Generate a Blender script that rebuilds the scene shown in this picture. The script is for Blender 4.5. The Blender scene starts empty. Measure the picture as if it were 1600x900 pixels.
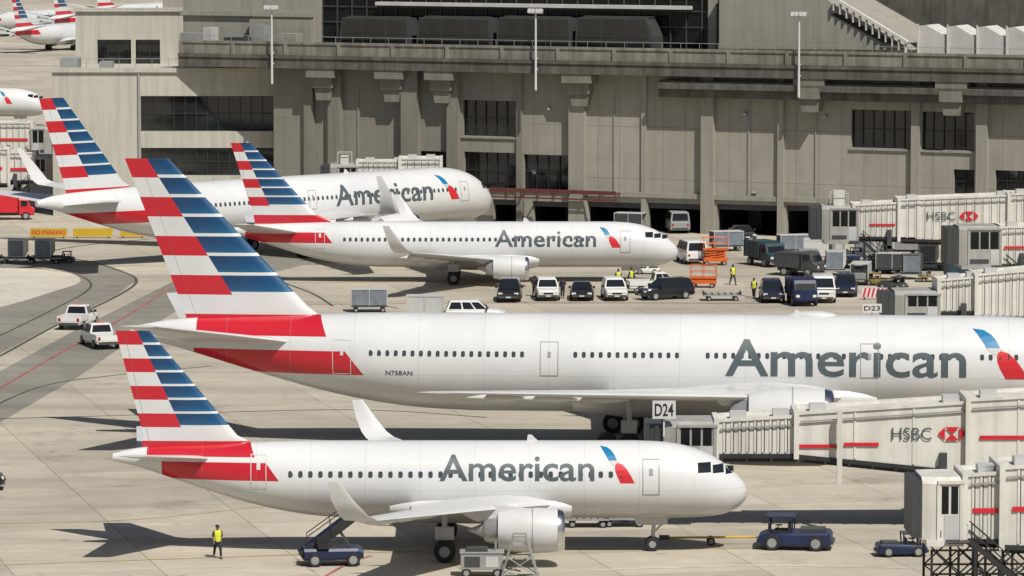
import bpy, bmesh, math, random
from mathutils import Vector, Matrix
random.seed(4)
S=bpy.context.scene; COL=S.collection
R=math.radians
# ------------------------------------------------------------------ camera model (measured from the photo)
H=36.5; F=7000.0; P=math.atan(662/7000.0); cp,sp_=math.cos(P),math.sin(P)
def ray(px,py):
    a=(px-800)/F; b=(450-py)/F
    return Vector((a, cp+b*sp_, -sp_+b*cp))
def gp(px,py,z=0.0):
    d=ray(px,py); t=(z-H)/d.z
    return Vector((d.x*t,d.y*t,z))
def at(px,py,Y):
    d=ray(px,py); t=Y/d.y
    return Vector((d.x*t,Y,H+d.z*t))
# ------------------------------------------------------------------ materials
class NT:
    def __init__(s,m):
        s.t=m.node_tree; s.n=s.t.nodes; s.l=s.t.links
    def put(s,inp,v):
        if hasattr(v,'links'): s.l.new(v,inp)
        else: inp.default_value=v
    def m(s,op,a,b=None,c=None):
        n=s.n.new('ShaderNodeMath'); n.operation=op
        s.put(n.inputs[0],a)
        if b is not None: s.put(n.inputs[1],b)
        if c is not None: s.put(n.inputs[2],c)
        return n.outputs[0]
    def mix(s,f,a,b,mode='MIX'):
        n=s.n.new('ShaderNodeMix'); n.data_type='RGBA'; n.blend_type=mode
        s.put(n.inputs[0],f); s.put(n.inputs[6],a); s.put(n.inputs[7],b)
        return n.outputs[2]
    def coord(s):
        return s.n.new('ShaderNodeTexCoord').outputs['Object']
    def noise(s,scale,detail=4,rough=.6,vec=None,stretch=None):
        v=vec or s.coord()
        if stretch:
            mp=s.n.new('ShaderNodeMapping'); mp.inputs['Scale'].default_value=stretch
            s.l.new(v,mp.inputs['Vector']); v=mp.outputs[0]
        n=s.n.new('ShaderNodeTexNoise'); n.inputs['Scale'].default_value=scale
        n.inputs['Detail'].default_value=detail; n.inputs['Roughness'].default_value=rough
        s.l.new(v,n.inputs['Vector']); return n.outputs['Fac']
    def ramp(s,f,lo,hi):
        n=s.n.new('ShaderNodeMapRange'); n.inputs[1].default_value=lo; n.inputs[2].default_value=hi
        s.l.new(f,n.inputs[0]); return n.outputs[0]
def c4(c,k=1.0): return (min(c[0]*k,1),min(c[1]*k,1),min(c[2]*k,1),1)
def newmat(name,rough,metal=0,coat=0,spec=.5):
    m=bpy.data.materials.new(name); m.use_nodes=True
    b=m.node_tree.nodes['Principled BSDF']
    b.inputs['Roughness'].default_value=rough; b.inputs['Metallic'].default_value=metal; b.inputs['Specular IOR Level'].default_value=spec
    if coat:
        b.inputs['Coat Weight'].default_value=coat; b.inputs['Coat Roughness'].default_value=.12
    return m,b,NT(m)
def mat(name,col,rough=.5,metal=0,var=.12,scale=.8,streak=0,coat=0,dirt=0,bump=0,spec=.5):
    m,b,n=newmat(name,rough,metal,coat,spec)
    f=n.ramp(n.noise(scale),.3,.7)
    c=n.mix(f,c4(col,1-var),c4(col,1+var))
    if streak:
        g=n.ramp(n.noise(1.0,4,.6,None,(1.6,1.6,.10)),.42,.72)
        c=n.mix(n.m('MULTIPLY',g,streak),c,c4(col,.32))
    if dirt:
        g=n.ramp(n.noise(.35,5,.7),.48,.72)
        c=n.mix(n.m('MULTIPLY',g,dirt),c,(col[0]*.5,col[1]*.46,col[2]*.4,1))
    n.l.new(c,b.inputs['Base Color'])
    if bump:
        bn=n.n.new('ShaderNodeBump'); bn.inputs['Strength'].default_value=bump
        n.l.new(n.noise(scale*6),bn.inputs['Height']); n.l.new(bn.outputs[0],b.inputs['Normal'])
    return m
M={}
M['white']=mat('white_paint',(.60,.605,.60),.35,0,.05,.25,coat=.3,dirt=.15)
M['bridge']=mat('bridge_white',(.66,.645,.59),.5,0,.07,.6,streak=.32,dirt=.25)
M['bridge_grey']=mat('bridge_grey',(.36,.355,.33),.5,0,.1,.6,streak=.3,dirt=.3)
M['red']=mat('red_paint',(.56,.02,.03),.4,0,.06)
M['darkred']=mat('dark_red_steel',(.12,.03,.03),.6,0,.2)
M['blue']=mat('emblem_blue',(.0,.17,.36),.4,0,.05)
M['letter']=mat('letter_grey',(.075,.10,.11),.4,0,.05)
M['black']=mat('black_rubber',(.018,.018,.018),.75,0,.2)
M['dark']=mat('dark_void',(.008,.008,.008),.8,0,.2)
M['steel']=mat('steel',(.42,.43,.44),.35,.6,.1)
M['chrome']=mat('polished_metal',(.7,.7,.7),.2,1,.03)
M['grey']=mat('grey_paint',(.27,.275,.27),.5,0,.12)
M['lgrey']=mat('light_grey_paint',(.48,.485,.475),.45,0,.08)
M['dgrey']=mat('dark_grey_paint',(.055,.058,.06),.5,0,.15)
M['frame']=mat('dark_steel_frame',(.025,.026,.026),.5,0,.2)
M['glass']=mat('dark_glass',(.012,.016,.02),.08,0,.3,.4)
M['dullglass']=mat('tinted_glass',(.010,.012,.013),.12,0,.4,.4,spec=.2)
M['wglass']=mat('window_glass',(.012,.014,.014),.05,0,.6,.25,spec=.7)
M['cabwin']=mat('cabin_window',(.05,.06,.07),.2,0,.1)
M['conc']=mat('facade_concrete',(.215,.208,.176),.85,0,.14,.35,streak=.4,dirt=.3)
M['concl']=mat('light_concrete',(.47,.455,.395),.85,0,.1,.35,streak=.3,dirt=.22)
M['concm']=mat('mid_concrete',(.31,.30,.255),.85,0,.1,.35,streak=.3,dirt=.25)
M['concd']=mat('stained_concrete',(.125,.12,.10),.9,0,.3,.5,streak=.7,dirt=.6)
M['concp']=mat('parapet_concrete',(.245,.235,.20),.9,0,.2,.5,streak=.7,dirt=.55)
M['roofw']=mat('white_roof',(.55,.54,.51),.7,0,.1)
M['yellow']=mat('yellow_paint',(.55,.36,.03),.5,0,.1)
M['dyellow']=mat('worn_yellow_paint',(.26,.19,.05),.6,0,.2)
M['orange']=mat('orange_paint',(.62,.12,.02),.5,0,.1)
M['navy']=mat('navy_paint',(.010,.020,.065),.4,0,.15)
M['teal']=mat('teal_paint',(.025,.06,.075),.45,0,.15)
M['skin']=mat('skin',(.32,.18,.12),.6,0,.08)
M['vest']=mat('hi_vis_yellow',(.62,.66,.05),.7,0,.08)
M['cloth']=mat('dark_cloth',(.02,.022,.03),.85,0,.2)
M['hair']=mat('dark_hair',(.012,.01,.008),.7,0,.2)
M['carwhite']=mat('car_white',(.70,.70,.68),.3,0,.03,coat=.4)
M['carblack']=mat('car_black',(.012,.012,.014),.22,0,.1,coat=.6)
M['carnavy']=mat('car_navy',(.014,.02,.045),.25,0,.1,coat=.5)
M['lamp']=mat('lamp_lens',(.7,.7,.66),.15,0,.05)
M['tail']=mat('tail_lens',(.35,.01,.01),.2,0,.05)
M['curtain']=mat('curtain_blue_grey',(.16,.19,.22),.8,0,.2,2)
M['pline_y']=mat('line_yellow',(.44,.34,.12),.8,0,.35,.6)
M['pline_r']=mat('line_red',(.33,.11,.09),.8,0,.35,.6)
M['pline_k']=mat('line_black',(.07,.065,.055),.85,0,.4,.5)
M['pline_w']=mat('line_white',(.60,.58,.52),.8,0,.25,.6)
# ground: cast concrete bays with faint joints, patches, oil stains and tyre marks
def ground_mat(name,base,slab,dark):
    m,b,n=newmat(name,.85)
    v=n.coord()
    mp=n.n.new('ShaderNodeMapping'); mp.inputs['Rotation'].default_value=(0,0,R(-14)); n.l.new(v,mp.inputs['Vector'])
    f1=n.ramp(n.noise(.03,6,.65),.3,.7)
    c=n.mix(f1,c4(base,.70),c4(base,1.12))
    f2=n.ramp(n.noise(.4,7,.75),.35,.7)
    c=n.mix(n.m('MULTIPLY',f2,.4),c,c4(base,.6))
    f3=n.ramp(n.noise(1.0,6,.65,None,(.012,.16,1)),.47,.70)
    c=n.mix(n.m('MULTIPLY',f3,dark),c,c4(base,.42))
    f5=n.ramp(n.noise(1.0,5,.65,mp.outputs[0],(.25,.02,1)),.55,.75)
    c=n.mix(n.m('MULTIPLY',f5,dark*.6),c,c4(base,.5))
    f6=n.m('SUBTRACT',1.0,n.ramp(n.m('ABSOLUTE',n.m('SUBTRACT',n.noise(1.0,3,.5,None,(.02,.05,1)),.5)),.0,.022))
    c=n.mix(n.m('MULTIPLY',f6,dark*.45),c,c4(base,.4))
    f4=n.ramp(n.noise(.12,7,.78),.56,.71)
    c=n.mix(n.m('MULTIPLY',f4,.7),c,(base[0]*.32,base[1]*.31,base[2]*.3,1))
    f7=n.ramp(n.noise(.55,3,.6),.66,.75)
    c=n.mix(n.m('MULTIPLY',f7,.65),c,(base[0]*.2,base[1]*.2,base[2]*.2,1))
    if slab:
        br=n.n.new('ShaderNodeTexBrick'); br.offset=0; br.inputs['Scale'].default_value=1
        br.inputs['Brick Width'].default_value=7.6; br.inputs['Row Height'].default_value=7.6
        br.inputs['Mortar Size'].default_value=.05; br.inputs['Mortar Smooth'].default_value=.4
        br.inputs['Color1'].default_value=(1,1,1,1); br.inputs['Color2'].default_value=(.82,.82,.82,1); br.inputs['Mortar'].default_value=(.6,.58,.55,1)
        n.l.new(mp.outputs[0],br.inputs['Vector'])
        c=n.mix(1.0,c,br.outputs['Color'],'MULTIPLY')
    n.l.new(c,b.inputs['Base Color']); return m
M['apron']=ground_mat('apron_concrete',(.56,.505,.405),True,.5)
M['road']=ground_mat('road_asphalt',(.27,.255,.215),False,.5)
M['island']=ground_mat('pale_island',(.60,.56,.47),False,.2)
def panel_mat():
    m,b,n=newmat('panelled_facade',.85)
    sx=n.n.new('ShaderNodeSeparateXYZ'); n.l.new(n.coord(),sx.inputs[0])
    col=(.345,.332,.28)
    c=n.mix(n.ramp(n.noise(.3,6,.65),.3,.7),c4(col,.86),c4(col,1.10))
    g=n.ramp(n.noise(1.0,4,.6,None,(1.2,1.2,.08)),.48,.76)
    c=n.mix(n.m('MULTIPLY',g,.32),c,c4(col,.45))
    fx=n.m('FRACT',n.m('DIVIDE',sx.outputs[0],2.35)); fz=n.m('FRACT',n.m('DIVIDE',sx.outputs[2],5.2))
    ln=n.m('MAXIMUM',n.m('LESS_THAN',fx,.03),n.m('LESS_THAN',fz,.013))
    c=n.mix(n.m('MULTIPLY',ln,.55),c,c4(col,.35))
    wn=n.n.new('ShaderNodeTexWhiteNoise'); wn.noise_dimensions='1D'; n.l.new(n.m('FLOOR',n.m('DIVIDE',sx.outputs[0],7.05)),wn.inputs['W'])
    c=n.mix(n.m('MULTIPLY',wn.outputs['Value'],.22),c,c4(col,.6))
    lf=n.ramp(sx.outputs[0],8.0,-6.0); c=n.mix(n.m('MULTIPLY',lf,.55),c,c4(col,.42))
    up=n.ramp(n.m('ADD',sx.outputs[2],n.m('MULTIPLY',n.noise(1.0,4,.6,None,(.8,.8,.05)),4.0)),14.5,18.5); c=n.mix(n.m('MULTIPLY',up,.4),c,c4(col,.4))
    n.l.new(c,b.inputs['Base Color']); return m
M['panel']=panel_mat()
# ------------------------------------------------------------------ mesh builder
class MB:
    def __init__(s): s.v=[]; s.f=[]; s.m=[]
    def add(s,vs,fs,mi=0):
        o=len(s.v); s.v+=[tuple(v) for v in vs]; s.f+=[tuple(i+o for i in f) for f in fs]; s.m+=[mi]*len(fs)
    BF=[(0,1,3,2),(4,6,7,5),(0,4,5,1),(2,3,7,6),(0,2,6,4),(1,5,7,3)]
    def box(s,x0,x1,y0,y1,z0,z1,mi=0):
        s.add([(x,y,z) for x in (x0,x1) for y in (y0,y1) for z in (z0,z1)],s.BF,mi); return s
    def obox(s,c,size,mat3,mi=0):
        c=Vector(c)
        s.add([c+mat3@Vector((x*size[0]/2,y*size[1]/2,z*size[2]/2)) for x in (-1,1) for y in (-1,1) for z in (-1,1)],s.BF,mi); return s
    def wedge(s,x0,x1,y0,y1,za,zb,zc,zd,mi=0):   # box whose floor and roof slope: za,zb at x0; zc,zd at x1
        s.add([(x0,y0,za),(x0,y0,zb),(x0,y1,za),(x0,y1,zb),(x1,y0,zc),(x1,y0,zd),(x1,y1,zc),(x1,y1,zd)],s.BF,mi); return s
    def beam(s,p0,p1,w,h,mi=0):
        p0=Vector(p0);p1=Vector(p1);d=p1-p0;L=d.length;x=d/L
        up=Vector((0,0,1)) if abs(x.z)<.95 else Vector((0,1,0))
        y=up.cross(x).normalized(); z=x.cross(y)
        m=Matrix((x,y,z)).transposed()
        return s.obox((p0+p1)/2,(L,w,h),m,mi)
    def loft(s,rings,mi=0,cap0=True,cap1=True):
        n=len(rings[0]); vs=[p for r in rings for p in r]; fs=[]
        for i in range(len(rings)-1):
            for j in range(n):
                k=(j+1)%n
                fs.append((i*n+j,i*n+k,(i+1)*n+k,(i+1)*n+j))
        if cap0: fs.append(tuple(range(n))[::-1])
        if cap1: fs.append(tuple((len(rings)-1)*n+j for j in range(n)))
        s.add(vs,fs,mi); return s
    def tube(s,p0,p1,r0,r1=None,n=8,mi=0):
        p0=Vector(p0);p1=Vector(p1);r1=r0 if r1 is None else r1
        x=(p1-p0).normalized(); up=Vector((0,0,1)) if abs(x.z)<.9 else Vector((1,0,0))
        a=up.cross(x).normalized(); b=x.cross(a)
        rg=lambda p,r:[p+a*(r*math.cos(2*math.pi*i/n))+b*(r*math.sin(2*math.pi*i/n)) for i in range(n)]
        return s.loft([rg(p0,r0),rg(p1,r1)],mi)
    def lathe(s,prof,c,ax='x',n=24,mi=0,cap0=True,cap1=True):
        rings=[]
        for (a,r) in prof:
            rg=[]
            for i in range(n):
                t=2*math.pi*i/n; u=r*math.cos(t); w=r*math.sin(t)
                p={'x':(a,u,w),'y':(u,a,w),'z':(u,w,a)}[ax]
                rg.append((c[0]+p[0],c[1]+p[1],c[2]+p[2]))
            rings.append(rg)
        return s.loft(rings,mi,cap0,cap1)
    def poly(s,pts,mi=0):
        s.add(pts,[tuple(range(len(pts)))],mi); return s
    def prism(s,pts,y0,y1,mi=0):
        return s.loft([[(p[0],y0,p[1]) for p in pts],[(p[0],y1,p[1]) for p in pts]],mi)
    def build(s,name,mats,parent=None,smooth=0,bevel=0):
        me=bpy.data.meshes.new(name); me.from_pydata(s.v,[],s.f)
        if not isinstance(mats,(list,tuple)): mats=[mats]
        for m in mats: me.materials.append(M[m] if isinstance(m,str) else m)
        for p,mi in zip(me.polygons,s.m): p.material_index=mi
        bm=bmesh.new(); bm.from_mesh(me); bmesh.ops.recalc_face_normals(bm,faces=bm.faces); bm.to_mesh(me); bm.free()
        if smooth:
            for p in me.polygons: p.use_smooth=True
            me.set_sharp_from_angle(angle=R(smooth))
        o=bpy.data.objects.new(name,me); COL.objects.link(o)
        if parent: o.parent=parent
        if bevel:
            b=o.modifiers.new('bevel','BEVEL'); b.width=bevel; b.segments=2; b.limit_method='ANGLE'
        return o
def tag(o,label,cat,group=None,kind=None):
    o['label']=label; o['category']=cat
    if group: o['group']=group
    if kind: o['kind']=kind
    return o
def thing(name,label,cat,loc,rz=0,group=None):
    o=bpy.data.objects.new(name,None); o.empty_display_size=.5; COL.objects.link(o)
    o.location=loc; o.rotation_euler=(0,0,rz); return tag(o,label,cat,group)
def kids(o): return [c for c in COL.objects if c.parent==o]
def copy_tree(root,loc,rz,label,group=None,skip=()):
    r=root.copy(); COL.objects.link(r); r.location=loc; r.rotation_euler=(0,0,rz); r['label']=label
    if group: r['group']=group
    for ch in kids(root):
        if ch.name.split('.')[0] in skip: continue
        c=ch.copy(); COL.objects.link(c); c.parent=r
        for g in kids(ch):
            d=g.copy(); COL.objects.link(d); d.parent=c
    return r
def struct(o,label,cat): return tag(o,label,cat,None,'structure')
def sub_obj(name,me,parent,loc=(0,0,0)):
    o=bpy.data.objects.new(name,me); COL.objects.link(o); o.parent=parent; o.location=loc; return o
# ------------------------------------------------------------------ lettering
def text_bm(body,bold=0.0):
    cu=bpy.data.curves.new('txt','FONT'); cu.body=body; cu.size=1; cu.offset=bold; cu.resolution_u=4
    ob=bpy.data.objects.new('txt',cu); COL.objects.link(ob)
    dg=bpy.context.evaluated_depsgraph_get(); me=bpy.data.meshes.new_from_object(ob.evaluated_get(dg))
    bpy.data.objects.remove(ob); bm=bmesh.new(); bm.from_mesh(me); bpy.data.meshes.remove(me)
    xs=[v.co.x for v in bm.verts]; ys=[v.co.y for v in bm.verts]
    x0,x1,y0,y1=min(xs),max(xs),min(ys),max(ys)
    for v in bm.verts: v.co.x=(v.co.x-x0)/(x1-x0); v.co.y=(v.co.y-y0)/(y1-y0); v.co.z=0
    return bm
def bm_obj(bm,name,m,parent):
    me=bpy.data.meshes.new(name); bm.to_mesh(me); bm.free(); me.materials.append(M[m])
    o=bpy.data.objects.new(name,me); COL.objects.link(o); o.parent=parent; return o
def flat_text(body,x0,x1,z0,z1,y,side,m,parent,bold=.015,name='lettering'):
    bm=text_bm(body,bold)
    for v in bm.verts:
        a,b=v.co.x,v.co.y
        v.co=(x0+(x1-x0)*a if side<0 else x1-(x1-x0)*a, y, z0+(z1-z0)*b)
    return bm_obj(bm,name,m,parent)
# ------------------------------------------------------------------ airliners
def pch(xs,ys):
    n=len(xs); d=[(ys[i+1]-ys[i])/(xs[i+1]-xs[i]) for i in range(n-1)]
    m=[d[0]]+[0 if d[i-1]*d[i]<=0 else 2*d[i-1]*d[i]/(d[i-1]+d[i]) for i in range(1,n-1)]+[d[-1]]
    def f(x):
        x=min(max(x,xs[0]),xs[-1]); i=0
        while i<n-2 and x>xs[i+1]: i+=1
        h=xs[i+1]-xs[i]; t=(x-xs[i])/h
        return ys[i]*(1+2*t)*(1-t)**2+m[i]*h*t*(1-t)**2+ys[i+1]*t*t*(3-2*t)+m[i+1]*h*t*t*(t-1)
    return f
nr=pch([0,.14,.25,.35,.47,.6,.74,.88,1],[.02,.2,.36,.5,.67,.82,.93,.985,1])
nd=pch([0,.14,.25,.35,.47,.6,.74,.88,1],[-.34,-.34,-.33,-.30,-.23,-.14,-.06,-.012,0])
tr=pch([0,.15,.3,.45,.6,.75,.88,1],[1,.975,.90,.78,.62,.44,.27,.1])
td=pch([0,.15,.3,.45,.6,.75,.88,1],[0,0,.015,.04,.07,.11,.17,.33])
def prof(s,t):
    Rr,W,zc=s['R'],s['W'],s['zc']
    if t<s['Ln']:
        q=math.sqrt(max(t,0)/s['Ln']); k=nr(q); return zc+nd(q)*Rr,k*Rr,k*W
    if t>s['L']-s['Lt']:
        q=(t-(s['L']-s['Lt']))/s['Lt']; k=tr(q); top=zc+Rr-td(q)*Rr
        return top-k*Rr,k*Rr,k*W*(1-.12*q)
    return zc,Rr,W
def surf(s,t,z,side=-1,eps=.012):
    zc,rz,ry=prof(s,t); q=max(-.995,min(.995,(z-zc)/rz))
    return side*(ry*math.sqrt(1-q*q)+eps)
def flag_nodes(n,s,c,kind):
    sx=n.n.new('ShaderNodeSeparateXYZ'); n.l.new(n.coord(),sx.inputs[0])
    t=n.m('MULTIPLY',sx.outputs[0],-1.0); z=sx.outputs[2]
    red=(.50,.012,.025,1)
    if kind=='fin':
        v=n.m('DIVIDE',n.m('SUBTRACT',s['zt'],z),s['h'])
        td_=n.m('SUBTRACT',s['div'][0],n.m('MULTIPLY',n.m('SUBTRACT',s['zt'],z),s['div'][1]))
        left=n.m('GREATER_THAN',t,td_)
        odd=n.m('LESS_THAN',n.m('FRACT',n.m('MULTIPLY',v,.5)),.5)
        lastr=n.m('MULTIPLY',n.m('GREATER_THAN',v,8.0),n.m('LESS_THAN',v,9.0))
        redm=n.m('MAXIMUM',n.m('MULTIPLY',n.m('MULTIPLY',odd,left),n.m('LESS_THAN',v,8.0)),lastr)
        fr=n.m('FRACT',v)
        bl=n.m('MULTIPLY',n.m('MULTIPLY',n.m('SUBTRACT',1.0,left),n.m('LESS_THAN',v,7.0)),n.m('LESS_THAN',fr,.84))
        grad=n.ramp(n.m('SUBTRACT',td_,t),-.2,s['bg'])
        bc=n.mix(grad,(.004,.035,.11,1),(.004,.07,.18,1)); bc=n.mix(n.m('MULTIPLY',n.m('POWER',fr,2.5),.55),bc,(.03,.20,.38,1))
        c=n.mix(bl,c,bc); c=n.mix(redm,c,red)
        hinge=n.m('LESS_THAN',n.m('ABSOLUTE',n.m('SUBTRACT',n.m('SUBTRACT',t,s['hinge'][0]),n.m('MULTIPLY',n.m('SUBTRACT',z,s['zt']),s['hinge'][1]))),.03)
        c=n.mix(n.m('MULTIPLY',hinge,.35),c,(.1,.1,.1,1))
    else:
        z0,z1,ta,tb,te=s['band']   # red band along the rear fuselage with slanted front end
        k=(tb-ta)/(z1-z0)
        lim=n.m('ADD',ta,n.m('MULTIPLY',n.m('SUBTRACT',z,z0),k))
        msk=n.m('MULTIPLY',n.m('MULTIPLY',n.m('GREATER_THAN',z,z0),n.m('LESS_THAN',z,z1)),n.m('MULTIPLY',n.m('GREATER_THAN',t,lim),n.m('LESS_THAN',t,te)))
        c=n.mix(msk,c,red)
        if 'crown' in s:
            z0,z1,ta,tb,te=s['crown']; k=(tb-ta)/(z1-z0)
            lim=n.m('ADD',ta,n.m('MULTIPLY',n.m('SUBTRACT',z,z0),k))
            msk=n.m('MULTIPLY',n.m('MULTIPLY',n.m('GREATER_THAN',z,z0),n.m('LESS_THAN',z,z1)),n.m('MULTIPLY',n.m('GREATER_THAN',t,lim),n.m('LESS_THAN',t,te)))
            c=n.mix(msk,c,red)
        ln=n.m('LESS_THAN',n.m('FRACT',n.m('DIVIDE',t,s['joint'])),.012)
        ln2=n.m('LESS_THAN',n.m('ABSOLUTE',n.m('SUBTRACT',z,s['zc']-s['R']*.18)),.02)
        c=n.mix(n.m('MULTIPLY',n.m('MAXIMUM',ln,ln2),.25),c,(.25,.25,.25,1))
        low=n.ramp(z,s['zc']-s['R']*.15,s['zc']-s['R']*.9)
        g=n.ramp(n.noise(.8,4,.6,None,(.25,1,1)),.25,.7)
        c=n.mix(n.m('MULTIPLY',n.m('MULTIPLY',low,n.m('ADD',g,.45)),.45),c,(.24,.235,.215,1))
    return c
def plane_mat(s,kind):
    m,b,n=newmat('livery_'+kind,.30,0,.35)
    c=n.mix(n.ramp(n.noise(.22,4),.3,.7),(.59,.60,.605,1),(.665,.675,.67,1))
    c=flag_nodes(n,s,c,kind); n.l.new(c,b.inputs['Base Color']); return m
AF=[(0,0),(.015,.28),(.06,.55),(.16,.85),(.33,1),(.6,.75),(.85,.33),(1,.03),(.85,-.05),(.6,-.28),(.33,-.5),(.12,-.45),(.02,-.22)]
def af_ring(y,tle,ch,z,th,cant=0,side=-1):
    ny=-side*math.sin(cant); nz=math.cos(cant); r=[]
    for q,h in AF:
        o=h*th*ch*.5; r.append((-(tle+q*ch),side*y+ny*o,z+nz*o))
    return r
def airliner(name,label,s,loc,rz,group):
    root=thing(name,label,'airplane',loc,rz,group)
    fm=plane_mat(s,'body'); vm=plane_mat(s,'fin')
    L=s['L']; ts=[s['Ln']*(i/18)**1.8 for i in range(19)]; a=s['Ln']; b=L-s['Lt']
    ts+=[a+(b-a)*i/14 for i in range(1,15)]+[b+s['Lt']*i/20 for i in range(1,21)]
    mb=MB(); rings=[]
    for t in ts:
        zc,rz_,ry=prof(s,t); rings.append([(-t,ry*math.sin(2*math.pi*i/48),zc+rz_*math.cos(2*math.pi*i/48)) for i in range(48)])
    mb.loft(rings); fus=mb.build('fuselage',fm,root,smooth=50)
    w0=s['wing'][0]; mb=MB(); rg=[]
    for q,k in ((-.12,.25),(.0,.8),(.2,1),(.6,1),(.95,.8),(1.15,.25)):
        t=w0[1]+q*w0[2]; zb=s['zc']-s['R']
        rg.append([(-t,s['W']*(.75+.3*k)*math.cos(x),zb+s['R']*.36+ (s['R']*(.3+.2*k))*math.sin(x)*1.0) for x in [2*math.pi*i/20 for i in range(20)]])
    mb.loft(rg); mb.build('wing_fairing','white',fus,smooth=60)
    mb=MB(); rg=[]
    for (z,tl,ch,th) in s['fin']:
        rg.append([(-(tl+q*ch),h2*th*ch*.5,z) for q,h2 in [(0,0),(.02,.4),(.1,.8),(.3,1),(.65,.6),(1,.04),(1,-.04),(.65,-.6),(.3,-1),(.1,-.8),(.02,-.4)]])
    mb.loft(rg); mb.build('tail_fin',vm,root,smooth=40)
    for sd in (-1,1):
        dz=1.0 if sd<0 else s.get('far',1.0); zr=s['wing'][0][3]
        W_=[(y,t,c,zr+(z-zr)*dz,th) for (y,t,c,z,th) in s['wing']]
        mb=MB(); mb.loft([af_ring(y,t,c,z,th,0,sd) for (y,t,c,z,th) in s['stab']]); mb.build('tailplane','white',root,smooth=40)
        mb=MB(); mb.loft([af_ring(y,t,c,z,th,0,sd) for (y,t,c,z,th) in W_]); wg=mb.build('wing','white',root,smooth=40)
        if 'winglet' in s:
            y,t,c,z,th=W_[-1]
            mb=MB(); mb.loft([af_ring(y-.02,t+.02,c*.98,z,.1,0,sd)]+[af_ring(y2,t2,c2,z2,.1,R(ca),sd) for (y2,t2,c2,z2,ca) in s['winglet']]); mb.build('winglet','white',wg,smooth=50)
        for k in (.32,.52,.72):
            (y0,t0,c0,z0,_),(y1,t1,c1,z1,_)=W_[1],W_[-1]
            f=(k-.25)/.75; y=y0+(y1-y0)*f; te=t0+c0+(t1+c1-t0-c0)*f; z=z0+(z1-z0)*f
            ln=s['R']*.75*(1.1-k*.5); mb=MB(); rg=[]
            for q,r in ((-1,.05),(-.7,.6),(-.3,1),(.3,.9),(.8,.3),(1,.05)):
                rg.append([(-(te-.25*ln+q*ln),sd*y+.16*r*math.cos(x),z-.22+.24*r*math.sin(x)) for x in [2*math.pi*i/8 for i in range(8)]])
            mb.loft(rg); mb.build('flap_fairing','white',wg,smooth=60)
        ey,et,el,er,ez=s['eng']; c=(-et,sd*ey,ez)
        mb=MB(); mb.lathe([(-.12*el*.3,er*.86),(-.0,er*.93),(-.12*el,er),(-.3*el,er*1.03),(-.55*el,er*.97),(-.72*el,er*.82),(-.72*el,er*.7)],c,n=32,cap0=False)
        en=mb.build('engine','white',root,smooth=50)
        mb=MB(); mb.lathe([(-.12*el,er*.78),(-.02*el,er*.80),(.018*el,er*.87),(.0,er*.95),(-.06*el,er*.985)],c,n=32,cap0=False,cap1=False); mb.build('intake_lip','chrome',en,smooth=60)
        mb=MB(); mb.lathe([(-.13*el,er*.8),(-.13*el,er*.25),(-.05*el,er*.12),(.0,er*.01)],c,n=24); mb.build('fan','dgrey',en,smooth=40)
        mb=MB(); mb.lathe([(-.6*el,er*.72),(-.85*el,er*.55),(-.88*el,er*.45),(-.88*el,er*.33),(-1.05*el,er*.06)],c,n=24); mb.build('exhaust_nozzle','steel',en,smooth=40)
        mb=MB(); mb.lathe([(-.335*el,er*1.032),(-.345*el,er*1.034)],c,n=32,cap0=False,cap1=False); mb.build('cowl_seam','grey',en)
        y0,t0,c0,z0,_=W_[0]; y1,t1,c1,z1,_=W_[1]; f=(ey-y0)/(y1-y0); tl=t0+(t1-t0)*f; zl=z0+(z1-z0)*f
        mb=MB(); mb.prism([(-(et+.2*el),ez+er*.9),(-(tl+.3),zl+.25),(-(tl+2.2),zl-.05),(-(et+.95*el),ez+er*.4)],sd*ey-.14,sd*ey+.14); mb.build('pylon','white',en)
        gt,gy,wr,nw=s['gear']; mb=MB()
        mb.tube((-gt,sd*gy,wr),(-gt,sd*gy*.96,s['zc']-s['R']*.55),.13*wr*2,n=10); mb.beam((-gt,sd*gy,wr*2.2),(-gt,sd*gy*.45,s['zc']-s['R']*.6),.12,.12)
        mb.tube((-gt-(nw-2)*.36*wr*2,sd*gy,wr),(-gt+(nw-2)*.36*wr*2+.01,sd*gy,wr),.1); mb.box(-gt-.5,-gt+.5,sd*(gy+.12)-.02,sd*(gy+.12)+.02,wr*2.0,wr*3.2)
        g=mb.build('landing_gear','lgrey',root,smooth=40)
        axles={2:[0],4:[-1.1,1.1],6:[-2.1,0,2.1]}[nw]
        for ax in axles:
            for oy in (-.34,.34):
                mb=MB(); y=sd*gy+oy*wr*1.6; w=.2*wr*2; cc=(-gt+ax*wr,y,wr)
                mb.lathe([(-w,wr*.7),(-w,wr*.9),(-w*.6,wr),(w*.6,wr),(w,wr*.9),(w,wr*.7)],cc,'y',18)
                mb.lathe([(-w*1.02,wr*.01),(-w*1.03,wr*.5),(w*1.03,wr*.5),(w*1.02,wr*.01)],cc,'y',14,1); mb.build('wheel',['black','grey'],g,smooth=40)
    gt,wr=s['ngear']; mb=MB(); mb.tube((-gt,0,wr),(-gt+.15,0,s['zc']-s['R']*.8),.11,n=10); mb.beam((-gt,0,wr*2.4),(-gt+1.2,0,s['zc']-s['R']*.85),.1,.1)
    for sd in(-1,1): mb.box(-gt-.9,-gt+.8,sd*.42-.02,sd*.42+.02,s['zc']-s['R']*1.15,s['zc']-s['R']*.85)
    g=mb.build('landing_gear','lgrey',root,smooth=40)
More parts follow.
